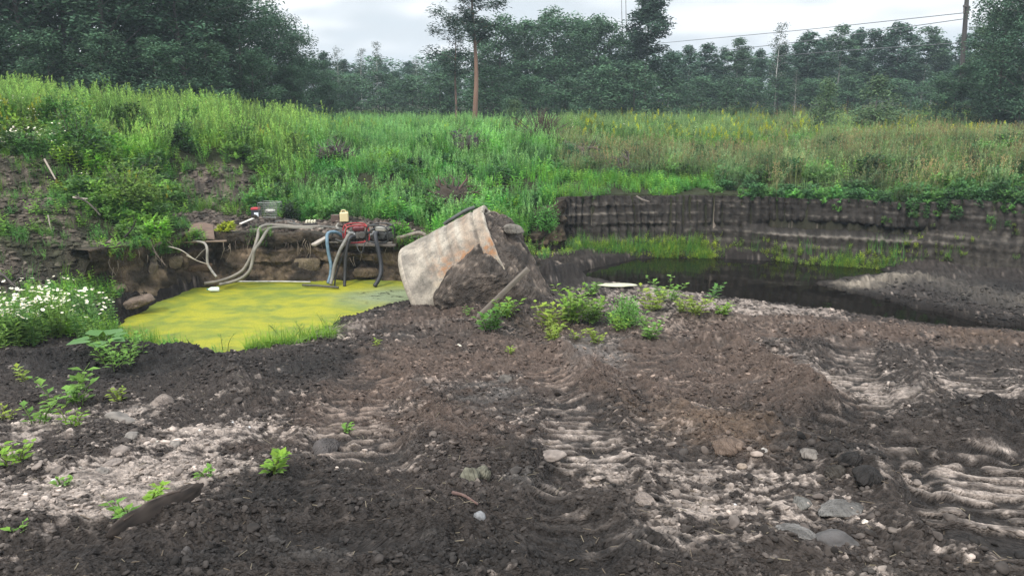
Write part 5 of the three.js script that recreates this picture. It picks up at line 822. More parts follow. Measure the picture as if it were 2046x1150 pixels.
// [x px, y px of the foot, height px, stems, colour, label]
for (const [x, y, hp, n, c, l, o] of [
  [545, 945, 40, 3, LM, 'bright green seedling with broad leaves alone on black soil in front', { len: 0.10, wid: 0.055, spread: 0.02 }], [134, 808, 62, 7, LG, 'bushy bright green weed on the dark mound, largest on the left', {}], [70, 846, 44, 4, LG, 'slim green weed left below the bushy weed on the dark mound', {}], [146, 852, 30, 4, LM, 'green weed just below the bushy weed on the dark mound', {}],
  [236, 800, 26, 3, YG, 'small yellowish weed above the long pale stone', {}], [30, 924, 42, 5, LM, 'bright green tuft at the left edge on pale sand', {}], [56, 758, 28, 3, YG, 'small weed under the white flowers on dark soil', {}], [300, 1005, 34, 5, LM, 'bright yellow green weed just above the driftwood', {}], [254, 1038, 42, 5, LG, 'green weed at the left end of the driftwood', {}],
  [330, 975, 14, 2, LM, 'tiny seedling right above the yellow green weed by the driftwood', {}], [122, 968, 20, 3, LG, 'small weed alone on the pale sand at the left', {}], [418, 952, 16, 3, LG, 'tiny pale green seedling on the pale streak', {}], [690, 860, 18, 4, LG, 'small green tuft on the brown crawler track', {}], [16, 838, 20, 3, YG, 'low weed at the left edge above the pale sand', {}], [30, 1058, 14, 3, LG, 'tiny weed on the sand at the left bottom edge', {}],
  [980, 660, 40, 6, [0.10, 0.24, 0.03], 'dark green weed at the foot of the leaning timber', {}], [1010, 632, 30, 6, LM, 'yellow green weed right of the timber foot', {}], [1100, 655, 40, 7, YG, 'yellow green weed left of the two lime clumps', {}], [1105, 680, 26, 5, YG, 'low yellow weed below the others on the brown flat', {}], [1140, 645, 52, 9, LM, 'lime green clump right of the concrete ring', {}], [1182, 645, 44, 9, [0.15, 0.27, 0.03], 'lime green clump touching the round feathery bush', {}],
  [1245, 660, 24, 5, LM, 'low lime weed under the round feathery bush', {}], [1295, 676, 30, 6, LG, 'sprawling green weed on grey soil below the bushes', {}], [1194, 684, 22, 4, YG, 'small yellow tuft on grey soil below the feathery bush', {}], [1152, 676, 18, 3, YG, 'little yellow seedling between two yellow weeds on the flat', {}], [1302, 622, 34, 5, YG, 'upright yellow green weed right of the feathery bush', {}], [1334, 600, 34, 5, LG, 'green weed near the pool shore in the row of weeds', {}],
  [1414, 596, 30, 3, [0.11, 0.26, 0.05], 'slim upright weed standing before the black pool', {}], [1390, 628, 28, 5, YG, 'left of two yellow weeds at the end of the row by the pool', {}], [1442, 628, 22, 5, LM, 'right of two yellow weeds at the end of the row by the pool', {}], [1362, 622, 24, 4, YG, 'low yellow weed in the middle of the row by the pool', {}], [1180, 590, 22, 4, LG, 'thin weed behind the lime clumps near the pale board', {}], [930, 628, 14, 3, LG, 'tiny weed on the earth left of the timber', {}], [1020, 706, 20, 3, YG, 'small pale seedling on the brown slope in the centre', {}], [750, 690, 14, 3, YG, 'tiny tuft on pale brown soil right of the pond grass', {}],
]) { const p = onGround(x, y, -0.005), dist = Math.hypot(p.x, p.y - EYE, p.z), h = hp / F * dist * (x > 900 && y < 700 ? 1.4 : 1.1), sc = clamp(h / 0.25, 0.45, 1.7); plant('weed', 'weed', l, p, seedlingParts(x * 3 + y, x > 900 && n > 3 ? Math.round(n * 1.5) : n, h, c, { len: 0.075 * sc + 0.02, wid: 0.04 * sc + 0.012, gap: 0.045 * sc + 0.012, spread: 0.10 * sc, single: dist < 6.6 && hp > 20, ...o }), 1, 0, null); }
{ let p = onGround(1248, 652); const h = 0.62; plant('feathery_bush', 'bush', 'round feathery green bush in the row of weeds by the pool', p, [['foliage', bushGeo(61, 2200, 0.36, h, [0.15, 0.33, 0.06], 0.05, { tone: 0.4 })], ['stem', (() => { const m = new MB(); for (let k = 0; k < 6; k++) m.tube([V(0, 0, 0), V(Math.cos(k) * 0.08, 0.2, Math.sin(k) * 0.08), V(Math.cos(k) * 0.2, 0.45, Math.sin(k) * 0.2)], [0.01, 0.007, 0.003], 5, [0.1, 0.12, 0.04]); return m.geo(); })()]]);
  // the grass clump between the pond and the camera
  const gm = new MB(), rd = rng(8); for (let i = 0; i < 1100; i++) { const t = rd(), px = lerp(490, 672, t), q = onPlane(px, lerp(716, 690, t) - rd() * 24 * (t > 0.3 ? 1 : 0.5), 0.2); const y = groundY(q.x, q.z); gm.blade(q.x, q.z, (0.14 + 0.34 * rd() * rd()) * clamp(0.75 + 0.9 * noise(q.x * 3, 2, q.z * 3), 0.35, 1.3), 0.04 + 0.34 * rd(), rd() * 6.283, 0.011, vary([0.14, 0.29, 0.025], rd), vary([0.24, 0.38, 0.035], rd), Math.max(y, 0) - 0.01); }
  const gg = gm.geo(), ctr = onPlane(580, 700, 0.15); gg.translate(-ctr.x, -ctr.y, -ctr.z); const gr = mesh('grass_clump', gg, M.leaf); gr.position.copy(ctr); tag(gr, 'bright green grass clump on the near shore of the duckweed pond', 'grass');
  for (const [px, py, hp] of [[575, 690, 60], [610, 672, 40], [660, 668, 52], [385, 690, 40], [445, 688, 36]]) { const q = onPlane(px, py, 0.1), h = hp / F * 13; plant('reed', 'reed', { 575: 'tall thin reed rising from the middle of the pond grass', 610: 'thin reed behind the grass clump at the near pond shore', 660: 'feathery reed at the right end of the pond grass', 385: 'single thin reed standing in the duckweed, the left one of two', 445: 'single thin reed standing in the duckweed, the right one of two' }[px], q.setY(0), seedlingParts(px, px < 500 ? 2 : 5, h, [0.10, 0.19, 0.03], { len: 0.12, wid: 0.012, gap: 0.05, spread: 0.08 })); }
  p = onGround(248, 726); plant('weed', 'weed', 'wide bright green weed at the end of the white flowers by the pond', p, seedlingParts(12, 13, 0.34, LG, { len: 0.12, wid: 0.05, gap: 0.06, spread: 0.32 }));
  p = onGround(205, 702); { let m, st; const lv = [], sv = []; for (let k = 0; k < 8; k++) { const a = k * 0.9 + 0.3, L = 0.2 + 0.06 * (k % 3), dx = Math.cos(a), dz = Math.sin(a); st = new MB(); sv.push(st); st.tube([V(0, 0, 0), V(dx * 0.08, 0.13, dz * 0.08), V(dx * 0.15, 0.2, dz * 0.15)], [0.008, 0.006, 0.005], 5, [0.1, 0.18, 0.03]); m = new MB(); lv.push(m); m.leaf(dx * 0.12, 0.19, dz * 0.12, dx * 0.94, 0.1 - 0.12 * (k % 2), dz * 0.94, -dx * 0.1, 1, -dz * 0.1, L * 1.2, L * 0.95, [0.09, 0.22, 0.045], 0.08); } plant('burdock', 'plant', 'large-leaved plant at the pond end of the white flowers', p, [...sv.map((q) => ['stalk', q.geo()]), ...lv.map((q) => ['leaf', q.geo()])]); }
  // the white-flowering patch on the left shore: each clump a plant
  const rr = rng(31); let n = 0;
  for (let k = 0; k < 46; k++) {
    const px = -20 + 235 * rr(), py = 628 + 62 * rr() + 10 * (px < 60 ? 1 : 0); if (px > 180 && py > 690) continue; const q = onGround(px, py, -0.01), H = 0.42 + 0.2 * rr(), fl = 4 + Math.floor(rr() * 6);
    const lf = herbGeo(700 + k, 7, H, 0.2, rr() < 0.6 ? [0.11, 0.25, 0.045] : [0.16, 0.29, 0.035], { len: 0.12, wid: 0.045, gap: 0.045, side: 0.5 });
    plant('daisy_plant', 'flower', 'clump of small white flowers on the left shore of the pond', q, [['foliage', lf], ['flowers', daisyGeo(900 + k, fl, H * 1.08, 0.03, 0.26), M.flower]], 1, rr() * 6, 'white flower clumps on the left shore'); n++;
  }
  function shrubProto(seed, c) { const g = new THREE.Group(); mesh('foliage', bushGeo(seed, 900, 0.5, 0.75, c, 0.115, { tone: 0.8 }), M.leaf, g); const st = new MB(); for (let k = 0; k < 6; k++) { const a = k * 1.05 + seed; st.tube([V(0, -0.1, 0), V(Math.cos(a) * 0.1, 0.3, Math.sin(a) * 0.1), V(Math.cos(a) * 0.28, 0.65, Math.sin(a) * 0.28)], [0.014, 0.01, 0.004], 5, [0.08, 0.07, 0.05]); } mesh('stems', st.geo(), M.bark, g); return g; }
  // shrubs on the banks
  const shrub = (name, label, px, py, d, rx, ry, c, leaf, num, seed, cat = 'shrub') => { const q = at(px, py, d); q.y = Math.min(q.y, upperH(q.x, q.z) + 0.1); const st = new MB(); for (let k = 0; k < 7; k++) { const a = k * 0.9 + seed; st.tube([V(0, -0.1, 0), V(Math.cos(a) * rx * 0.2, ry * 0.4, Math.sin(a) * rx * 0.2), V(Math.cos(a) * rx * 0.55, ry * 0.85, Math.sin(a) * rx * 0.55)], [0.018, 0.012, 0.004], 5, [0.08, 0.07, 0.05]); } return plant(name, cat, label, q, [['foliage', bushGeo(seed, num, rx, ry, c, leaf, { tone: 0.7 })], ['stems', st.geo(), M.bark]]); };
  shrub('leafy_shrub', 'tall dark leafy shrub on the left bank below its crest', 160, 320, 18.0, 0.72, 1.35, [0.0675, 0.173, 0.033], 0.12, 2600, 71);
  shrub('leafy_shrub', 'dense yellowish shrub low on the left bank above the plywood sheet', 255, 405, 16.6, 0.85, 1.05, [0.128, 0.225, 0.03], 0.10, 2800, 72);
  shrub('leafy_shrub', 'bright large-leaved bush at the edge over the undercut bank', 312, 474, 15.7, 0.36, 0.42, [0.18, 0.405, 0.03], 0.13, 520, 73);
  shrub('yellow_bush', 'yellow bush standing against the dark forest at the left crest', 75, 190, 22.5, 0.62, 0.62, [0.39, 0.36, 0.03], 0.10, 1500, 74);
  shrub('leafy_shrub', 'bright yellow green bush on the middle slope', 770, 330, 22.3, 0.75, 0.62, [0.18, 0.36, 0.0375], 0.09, 2000, 75); shrub('leafy_shrub', 'round green bush beside the left end of the peat face', 1092, 462, 18.9, 0.36, 0.75, [0.105, 0.3, 0.0525], 0.07, 1700, 76); shrub('leafy_shrub', 'bluish green feathery bush right of the root heap', 1135, 300, 24.2, 0.55, 0.7, [0.075, 0.195, 0.075], 0.07, 1500, 77);
  shrub('leafy_shrub', 'small bright tuft growing behind the upper edge of the concrete ring', 985, 420, 17.2, 0.4, 0.42, [0.195, 0.36, 0.03], 0.11, 500, 78); shrub('leafy_shrub', 'green bush on the ledge right of the pumps', 800, 472, 17.4, 0.28, 0.4, [0.12, 0.33, 0.03], 0.08, 700, 79); shrub('leafy_shrub', 'grassy green bush left of the roots above the concrete ring', 862, 440, 18.2, 0.3, 0.7, [0.0825, 0.225, 0.0375], 0.12, 700, 80);
  { const PB = [[60, 330, 17.2], [210, 270, 20], [290, 262, 21.5], [350, 300, 20.5], [380, 262, 23], [470, 270, 23.5], [520, 330, 20.8], [300, 350, 18.8], [120, 260, 19.8], [590, 300, 23], [640, 370, 20], [560, 390, 19.3], [720, 400, 19.3], [40, 280, 18.5], [480, 300, 22]], TI = [[0.07, 0.19, 0.03], [0.15, 0.26, 0.03], [0.10, 0.22, 0.035], [0.05, 0.13, 0.03]];
    const base = TI.map((c, k) => shrubProto(200 + k, c)); PB.forEach(([x, y, d], k) => { const p = at(x, y, d); p.y = upperH(p.x, p.z) + 0.02; const g = base[k % 4].clone(); g.name = numbered('bank_bush'); g.position.copy(p); g.rotation.y = k; g.scale.setScalar(0.75 + 0.1 * (k % 5)); tag(g, 'leafy bush among the weeds of the overgrown bank', 'bush', 'leafy bushes among the weeds of the bank'); scene.add(g); }); }
  shrub('yellow_tuft', 'yellow green tuft hanging at the bank edge by the plywood sheet', 450, 466, 16.75, 0.28, 0.24, [0.39, 0.45, 0.03], 0.12, 300, 81, 'plant');
  // the dead brown shrub on the skyline of the slope
  const q = at(1080, 275, 27), tw = [], rd2 = rng(5); for (let k = 0; k < 130; k++) { const a = rd2() * 6.283, e = 0.4 + rd2() * 1.1, L = 0.5 + rd2() * 0.7, v = V(Math.cos(a) * Math.cos(e) * L * 1.1, Math.sin(e) * L, Math.sin(a) * Math.cos(e) * L * 0.8); tw.push(branchGeo([V(0, 0, 0), v.clone().multiplyScalar(0.5).add(V(0, 0.08, 0)), v], 0.014, 0.005, [0.075, 0.05, 0.042], k, 4)); }
  plant('dead_shrub', 'shrub', 'bare brown dead shrub on the skyline of the green slope', q.setY(upperH(q.x, q.z)), [['twigs', join(tw), M.bark]], 1.15);
}

// ---------------------------------------------------------------- trees
const skin = (c, seed) => (t) => { const k = 1 + 0.35 * noise(t * 30, seed, 2); return c.map((q) => q * k); };
function treeParts(seed, { H = 8, R = 2, base = 0.15, n = 5200, leaf = 0.2, c = [0.035, 0.065, 0.033], bark = [0.11, 0.10, 0.09], kind = 'round', limbs = 26, rt = 0.13, droop = 0.1, gap = 0.2 } = {}) {
  const tr = new MB(), lf = new MB(), rd = rng(seed), bend = (t) => V(0.25 * noise(t * 1.6, seed, 1) * H * 0.12, t * H, 0.25 * noise(t * 1.6, seed, 7) * H * 0.12), pts = [];
  for (let k = 0; k <= 12; k++) pts.push(bend(k / 12)); tr.tube(pts, pts.map((_, k) => rt * (1 - 0.93 * k / 12) + (k === 0 ? rt * 0.4 : 0)), 8, skin(bark, seed));
  const prof = { round: (t) => Math.pow(Math.sin(Math.PI * clamp(0.08 + t * 0.86)), 0.7), birch: (t) => 0.8 * Math.pow(Math.sin(Math.PI * clamp(0.12 + t * 0.82)), 0.6) * (1.1 - 0.35 * t), cone: (t) => 0.05 + 0.95 * (1 - t), pine: (t) => 0.55 + 0.45 * Math.sin(Math.PI * clamp(t * 0.9 + 0.1)), wide: (t) => Math.pow(1 - t * t, 0.5) }[kind];
  const blobs = [];
  for (let k = 0; k < limbs; k++) {
    const t = (k + rd() * 0.8) / limbs, y = lerp(base, 0.97, t), a = k * 2.4 + rd() * 0.8, L = R * prof(t) * (0.65 + 0.5 * rd()), up = kind === 'cone' ? 0.05 + rd() * 0.4 : kind === 'pine' ? 0.15 + 0.75 * rd() : 0.35 + 0.5 * rd(), o = bend(y), dx = Math.cos(a), dz = Math.sin(a);
    const end = V(o.x + dx * L, o.y + up * L * 0.8 - droop * L * L * 0.25, o.z + dz * L), midp = V(o.x + dx * L * 0.5, o.y + up * L * 0.55, o.z + dz * L * 0.5);
    if (L > 0.25) tr.tube([o, midp, end], [rt * 0.3 * (1 - y * 0.6), rt * 0.18 * (1 - y * 0.6), 0.01], 4, skin(bark, k), false);
    const nb = L > R * 0.5 ? 3 : 2; for (let q = 1; q <= nb; q++) { if (rd() < gap) continue; const w = q / nb, p = (w < 0.5 ? o.clone().lerp(midp, w * 2) : midp.clone().lerp(end, w * 2 - 1)); p.x += (rd() - 0.5) * L * 0.35; p.z += (rd() - 0.5) * L * 0.35; p.y += (rd() - 0.3) * 0.2 * L; blobs.push([p, (kind === 'pine' ? 0.30 : 0.26) * R * (0.55 + 0.7 * rd()), 0.55 + 0.95 * rd()]); }
  }
  if (kind !== 'birch') blobs.push([bend(0.99), R * (kind === 'cone' || kind === 'birch' ? 0.10 : 0.22), 1.1]);
  let W = 0; for (const b of blobs) W += b[1] * b[1];
  for (const [p, r, tone] of blobs) {
    const m = Math.round(n * r * r / W), fl = kind === 'pine' ? 0.8 : kind === 'birch' ? 0.95 : 0.75;
    for (let i = 0; i < m; i++) {
      const a = rd() * 6.283, e = Math.asin(rd() * 2 - 1), u = Math.pow(rd(), 0.5) * (0.85 + 0.45 * rd()), ox = Math.cos(a) * Math.cos(e), oy = Math.sin(e), oz = Math.sin(a) * Math.cos(e);
      const b = rd() * 6.283, dx = Math.cos(b) + ox * 0.6, dy = (rd() - 0.55) * 1.1 - droop, dz = Math.sin(b) + oz * 0.6, l = 1 / Math.hypot(dx, dy, dz), cc = vary([c[0] * tone, c[1] * tone, c[2] * tone], rd, 0.25);
      lf.leaf(p.x + ox * r * u, p.y + oy * r * u * fl, p.z + oz * r * u, dx * l, dy * l, dz * l, (rd() - 0.5) * 1.2 + ox * 0.5, 0.9, (rd() - 0.5) * 1.2 + oz * 0.5, leaf * (0.65 + 0.7 * rd()), leaf * (kind === 'pine' ? 0.3 : 0.55), cc);
    }
  }
  return [tr.geo(), lf.geo()];
}
function treeKind(name, o, seeds) { return seeds.map((s) => { const [t, c] = treeParts(s, o), g = new THREE.Group(); mesh('trunk', t, M.bark, g); mesh('crown', c, M.crown, g); g.userData.H = o.H; g.name = name; return g; }); }
const ORD = ['first', 'second', 'third', 'fourth', 'fifth', 'sixth', 'seventh', 'eighth', 'ninth', 'tenth', 'eleventh', 'twelfth', 'thirteenth', 'fourteenth', 'fifteenth', 'sixteenth', 'seventeenth', 'eighteenth', 'nineteenth', 'twentieth'];
function inRow(list, kind, place, grp) { const v = list.map((t) => t).sort((a, b) => a[0] - b[0]); return (x, t) => { const i = v.findIndex((q) => q[0] === x); return `${ORD[i]} ${kind} from the left ${place}`; }; }
function placeTree(proto, px, d, topPx, label, group_, wide = 1) { // foot on the ground d metres ahead, top where the photograph shows it
  const foot = at(px, 240, d), y0 = groundAt(foot.x, foot.z)[0] - 0.1; let y = 3; for (let k = 0; k < 8; k++) { const pp = toPx(foot.x, y, foot.z)[1]; y += (pp - topPx) / F * d; }
  y += (d > 50 ? 26 : 8) / F * d;
  const s = (y - y0) / proto.userData.H, g = proto.clone(); g.userData = {}; g.name = numbered(proto.name); g.position.set(foot.x, y0, foot.z); g.scale.set(s * wide, s, s * wide); g.rotation.y = px * 0.013 + d; tag(g, label, 'tree', group_); scene.add(g); return g;
}
const DK = [0.058, 0.115, 0.066], MD = [0.070, 0.138, 0.074], LT = [0.060, 0.095, 0.048];
const ALDER = treeKind('alder_tree', { H: 9, R: 2.9, base: 0.08, n: 9500, leaf: 0.22, c: DK, kind: 'round', limbs: 40, rt: 0.14, gap: 0.12 }, [101, 102, 103]).concat(treeKind('alder_tree', { H: 9, R: 2.7, base: 0.08, n: 8500, leaf: 0.24, c: [0.085, 0.15, 0.075], kind: 'wide', limbs: 34, rt: 0.14, gap: 0.2 }, [104]));
const BROAD = treeKind('broadleaf_tree', { H: 8, R: 2.5, base: 0.05, n: 6500, leaf: 0.24, c: MD, kind: 'wide', limbs: 36, rt: 0.13, gap: 0.15 }, [111, 112]);
const BIRCH = treeKind('birch_tree', { H: 9, R: 1.45, base: 0.22, n: 4600, leaf: 0.25, c: [0.056, 0.11, 0.07], kind: 'birch', limbs: 34, rt: 0.10, droop: 0.35, bark: [0.34, 0.33, 0.31], gap: 0.15 }, [121, 122, 123, 124]).concat(treeKind('birch_tree', { H: 9, R: 1.7, base: 0.2, n: 5200, leaf: 0.23, c: [0.072, 0.13, 0.075], kind: 'wide', limbs: 30, rt: 0.09, droop: 0.3, bark: [0.34, 0.33, 0.31], gap: 0.25 }, [125]));
const THIN = treeKind('birch_tree', { H: 9, R: 1.25, base: 0.3, n: 1300, leaf: 0.16, c: [0.075, 0.10, 0.07], kind: 'birch', limbs: 30, rt: 0.07, droop: 0.2, bark: [0.40, 0.39, 0.37], gap: 0.25 }, [131, 132]);
const WILLOW = treeKind('willow_bush', { H: 3, R: 1.5, base: 0.02, n: 3600, leaf: 0.13, c: [0.10, 0.16, 0.075], kind: 'cone', limbs: 34, rt: 0.05, gap: 0.2 }, [141, 142]);
const UNDER = treeKind('understorey_tree', { H: 4, R: 2.0, base: 0.0, n: 3200, leaf: 0.19, c: MD, kind: 'wide', limbs: 26, rt: 0.07, gap: 0.1 }, [151, 152]);
const pick = (L, k) => L[k % L.length];
// the tall wood on the left: foot x px, metres ahead, top y px
[[-150, 34, -260], [-40, 36, -240], [60, 33, -250], [150, 37, -230], [225, 33, -180], [300, 38, -170], [370, 35, -110], [430, 40, -70], [490, 38, 0], [-90, 42, -300], [20, 45, -280], [110, 44, -270], [200, 45, -200], [280, 46, -190], [350, 47, -130], [420, 48, -60], [545, 42, 42], [590, 44, 80], [630, 47, 130], [-230, 36, -260], [470, 50, -20], [560, 55, 70]]
  .forEach(([x, d, t], k) => placeTree(pick(ALDER, k), x, d, t, 'dark leafy tree in the tall wood behind the left bank', 'trees of the tall left wood', 1.05));
{ const L = [[10, 30, 60], [110, 30.5, 70], [215, 30, 75], [320, 31, 85], [420, 33, 95], [510, 36, 110], [590, 40, 140], [660, 46, 170], [-90, 29, 60]], nm = inRow(L, 'lower dark tree', 'in the front row of the left wood'); L.forEach(([x, d, t], k) => placeTree(pick(BROAD, k), x, d, t, nm(x), 'front row of the left wood', 1.1)); }
// the hollow of the wood between the left wood and the pine
{ const L = [[655, 68, 130], [690, 72, 146], [720, 76, 162], [790, 74, 168], [845, 72, 165], [820, 80, 160], [865, 70, 178]], nm = inRow(L, 'hazy birch', 'in the distant wood left of the pine'); L.forEach(([x, d, t], k) => placeTree(pick(BIRCH, k), x, d, t, nm(x), 'distant birches left of the pine', 1.35)); }
placeTree(THIN[0], 757, 62, 108, 'thin birch with a pale trunk standing alone left of the pine'); placeTree(THIN[1], 680, 66, 118, 'sparse bare-topped birch at the edge of the left wood'); placeTree(THIN[0], 725, 70, 122, 'sparse pale birch just left of the lone thin birch'); placeTree(THIN[1], 835, 68, 142, 'sparse birch right of the lone thin birch');
{ const L = [[660, 60, 175], [710, 62, 180], [770, 60, 178], [825, 58, 182], [880, 56, 178]], nm = inRow(L, 'low bushy tree', 'at the wood left of the pine'); L.forEach(([x, d, t], k) => placeTree(pick(UNDER, k), x, d, t, nm(x), 'low trees left of the pine', 1.3)); }
// the pine
{ const p = treeParts(161, { H: 9.4, R: 1.5, base: 0.5, n: 7600, leaf: 0.24, c: [0.034, 0.066, 0.042], kind: 'pine', limbs: 22, rt: 0.17, bark: [0.17, 0.10, 0.07], gap: 0.25 }), f = at(948, 238, 46), y0 = groundAt(f.x, f.z)[0] - 0.05, g = group('pine_tree', [f.x, y0, f.z], 0.6);
  mesh('trunk', p[0], M.bark, g); mesh('crown', p[1], M.crown, g); tag(g, 'tall pine with a bare orange trunk in the middle of the skyline', 'tree');
  const q = treeParts(163, { H: 7, R: 1.9, base: 0.42, n: 3600, leaf: 0.24, c: [0.032, 0.062, 0.04], kind: 'pine', limbs: 13, rt: 0.09, bark: [0.14, 0.09, 0.07], gap: 0.3 }), g2 = group('pine_tree', [...at(912, 240, 50).setY(2.2)], 1.2); mesh('trunk', q[0], M.bark, g2); mesh('crown', q[1], M.crown, g2); g2.scale.set(1, 0.93, 1); tag(g2, 'smaller crooked pine just left behind the tall pine', 'tree'); }
// the wood right of the pine
{ const L = [[965, 58, 100], [1000, 56, 60], [1050, 57, 70], [1105, 58, 48], [1140, 62, 78], [1185, 59, 62], [1215, 57, 72], [1250, 58, 95], [1030, 64, 78], [1085, 66, 62], [1160, 66, 70], [900, 60, 130]], nm = inRow(L, 'full green tree', 'in the wood right of the pine'); L.forEach(([x, d, t], k) => placeTree(pick(BROAD, k), x, d, t, nm(x), 'trees between the pine and the tall aspen', 1.0)); }
{ const L = [[985, 50, 150], [1060, 49, 165], [1130, 50, 170], [1200, 51, 165], [1265, 51, 160], [1315, 54, 175], [1020, 47, 205]], nm = inRow(L, 'low green tree', 'before the wood right of the pine'); L.forEach(([x, d, t], k) => placeTree(pick(UNDER, k), x, d, t, nm(x), 'low trees right of the pine', 1.15)); }
{ const p = treeParts(171, { H: 10, R: 2.3, base: 0.3, n: 11000, leaf: 0.24, c: [0.046, 0.09, 0.058], kind: 'cone', limbs: 36, rt: 0.13, bark: [0.16, 0.15, 0.13], gap: 0.25 }), f = at(1288, 240, 55), y0 = groundAt(f.x, f.z)[0], g = group('aspen_tree', [f.x, y0, f.z], 2); mesh('trunk', p[0], M.bark, g); mesh('crown', p[1], M.crown, g); tag(g, 'tall dark aspen standing above the wood left of the power lines', 'tree');
  for (const [x, t, l] of [[1246, 0, 'left of two dead bare trunks beside the tall aspen'], [1254, -30, 'right of two dead bare trunks beside the tall aspen']]) { const a = at(x, 200, 60), b = at(x - 4, t, 60), o = group('dead_tree', [a.x, a.y, a.z]); tag(o, l, 'tree'); mesh('trunk', branchGeo([V(0, -1, 0), b.clone().sub(a).multiplyScalar(0.5), b.clone().sub(a)], 0.05, 0.02, [0.16, 0.15, 0.14], x, 7), M.bark, o); } }
// the birches on the right
{ const L = [[1335, 66, 128], [1372, 70, 118], [1405, 66, 112], [1440, 70, 122], [1466, 66, 105], [1510, 68, 125], [1550, 65, 118], [1605, 66, 88], [1640, 70, 100], [1668, 66, 78], [1702, 69, 84], [1735, 66, 86], [1780, 65, 70], [1812, 70, 100], [1838, 66, 82], [1870, 66, 105], [1905, 68, 95], [1940, 66, 80], [1985, 64, 60]], nm = inRow(L, 'dark birch', 'in the front row of the right wood'); L.forEach(([x, d, t], k) => placeTree(pick(BIRCH, k), x, d, t, nm(x), 'birches of the right wood', 1.0 + 0.13 * ((k * 7) % 5))); }
[[1585, 74, 108], [1690, 76, 92], [1760, 78, 92], [1350, 76, 132], [1480, 76, 124], [1625, 78, 105], [1855, 78, 100]].forEach(([x, d, t], k) => placeTree(pick(BIRCH, k), x, d, t, 'hazy birch in the second row of the right wood', 'second row of the right wood', 1.2));
placeTree(THIN[0], 1545, 60, 68, 'thin pale birch that tops the row on the right', null, 1.0); placeTree(THIN[1], 1585, 58, 165, 'short leaning pale birch in front of the right wood', null, 0.8);
{ const L = [[1350, 58, 190], [1400, 60, 185], [1450, 59, 190], [1500, 58, 188], [1550, 60, 185], [1620, 60, 190], [1690, 58, 185], [1790, 58, 190]], nm = inRow(L, 'low bushy tree', 'at the foot of the right wood'); L.forEach(([x, d, t], k) => placeTree(pick(UNDER, k), x, d, t, nm(x), 'low trees of the right wood', 1.3)); }
{ const L = [[1985, 40, -10], [2040, 38, -30], [2085, 41, -20], [1965, 45, 30], [2010, 46, 20], [2120, 38, -40]], nm = inRow(L, 'tall leafy tree', 'at the right edge behind the power pole'); L.forEach(([x, d, t], k) => placeTree(pick(ALDER, k), x, d, t, nm(x), 'tall trees at the right edge', 0.75)); }
{ const L = [[1905, 44, 140], [1960, 42, 120], [2030, 40, 110], [1870, 46, 160], [2090, 38, 120]], nm = inRow(L, 'green bushy tree', 'before the tall trees at the right edge'); L.forEach(([x, d, t], k) => placeTree(pick(BROAD, k), x, d, t, nm(x), 'bushy trees at the right edge', 1.2)); }
placeTree(WILLOW[0], 1648, 40, 170, 'left of two grey green willow bushes in the field', null, 0.85); placeTree(WILLOW[1], 1748, 40, 158, 'right of two grey green willow bushes, the wider one', null, 1.15);
placeTree(WILLOW[1], 1030, 33, 208, 'low grey green willow bush behind the dead shrub', null, 1.3);
{ // the far wood that closes the gaps
  const far = [], rd = rng(3); for (let i = 0; i < 110; i++) { const d = 84 + rd() * 14, x = lerp(-80, 80, (i + rd()) / 110); far.push([x, d, 4.2 + rd() * 1.8]); }
  BIRCH.slice(0, 3).concat(UNDER).forEach((t, k) => { const L = far.filter((_, i) => i % 5 === k), g = t.children[1].geometry, im = new THREE.InstancedMesh(g, M.crown, L.length), m4 = new THREE.Matrix4(), q = new THREE.Quaternion(); L.forEach(([x, d, h], i) => { const s = h / t.userData.H; m4.compose(V(x, 2.2 - (k < 3 ? h * 0.15 : 0), -d), q.setFromAxisAngle(V(0, 1, 0), i * 1.7), V(s * 1.8, s * 1.1, s * 1.8)); im.setMatrixAt(i, m4); im.setColorAt(i, new THREE.Color(0.9, 0.95, 1)); }); im.name = numbered('far_wood'); im.castShadow = im.receiveShadow = true; tag(im, 'distant wood closing the view behind the trees', null, null, 'stuff'); scene.add(im); });
}
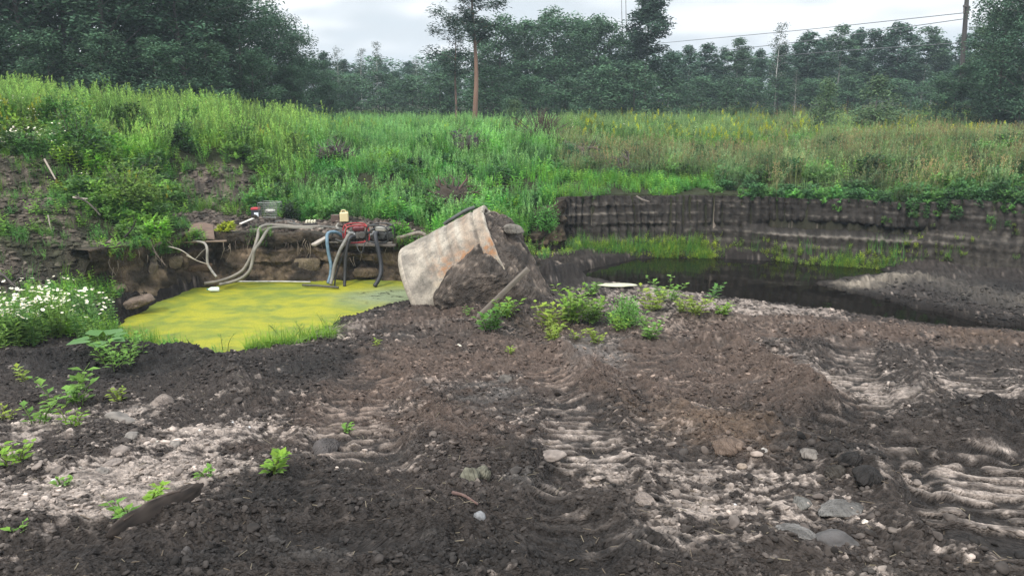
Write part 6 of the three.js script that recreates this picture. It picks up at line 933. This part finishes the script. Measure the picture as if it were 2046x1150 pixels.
// ---------------------------------------------------------------- the power line
{ const f = at(1917, 240, 45), y0 = groundAt(f.x, f.z)[0], top = at(1921, -4, 45).y, g = group('power_pole', [f.x, y0, f.z]), h = top - y0; g.rotation.z = 0.07; tag(g, 'dark wooden power pole at the right edge carrying three wires', 'power pole');
  const m = new MB(); m.tube([V(0, -0.3, 0), V(0.02, h * 0.5, 0), V(0.03, h, 0)], [0.15, 0.13, 0.115], 14, skin([0.05, 0.045, 0.042], 4)); mesh('post', m.geo(), M.wood, g);
  const cy = h - 0.42, A = V(-0.42, cy, 0.55), B = V(0.52, cy, -0.6); mesh('crossarm', beam(A.clone(), B.clone(), 0.1, 0.11, [0.07, 0.06, 0.055], 3), M.wood, g);
  const ends = []; for (const [t, l] of [[0.06, 0.34], [0.94, 0.34]]) { const p = A.clone().lerp(B, t), s = new MB(); const pr = []; for (let k = 0; k <= 8; k++) pr.push(V(p.x, p.y - 0.06 - l * k / 8, p.z)); s.tube(pr, pr.map((_, k) => (k % 2 ? 0.055 : 0.025)), 10, [0.12, 0.10, 0.09]); mesh('insulator', s.geo(), M.plastic, g); ends.push(V(p.x, p.y - 0.06 - l, p.z)); }
  const low = V(-0.18, h - 2.35, 0.1); { const s = new MB(); s.tube([V(-0.02, h - 2.3, 0), V(-0.16, h - 2.3, 0.08), low], [0.02, 0.02, 0.045], 8, [0.1, 0.09, 0.08]); mesh('insulator', s.geo(), M.plastic, g); }
  const W = (a, pts, l) => { const P = [a, ...pts]; const mm = new MB(); mm.tube(curve(P, 60), 0.022, 6, [0.16, 0.165, 0.17]); tag(mesh('power_line', mm.geo(), M.metal), l, 'wire'); }, off = (v) => V(f.x + v.x - 0.07 * v.y, y0 + v.y, f.z + v.z);
  W(off(ends[0]), [at(1600, 60, 58), at(1320, 86, 76), at(1000, 118, 108)], 'upper power line running left from the pole above the birches'); W(off(ends[1]).setY(at(1900, 38, 46).y), [at(1600, 83, 59), at(1320, 114, 77), at(1000, 150, 110)], 'middle power line running left from the pole above the birches'); W(off(low), [at(1600, 108, 58.5), at(1320, 136, 76), at(1000, 168, 108)], 'lowest power line half hidden by the birch tops');
}

renderer.render(scene, camera);
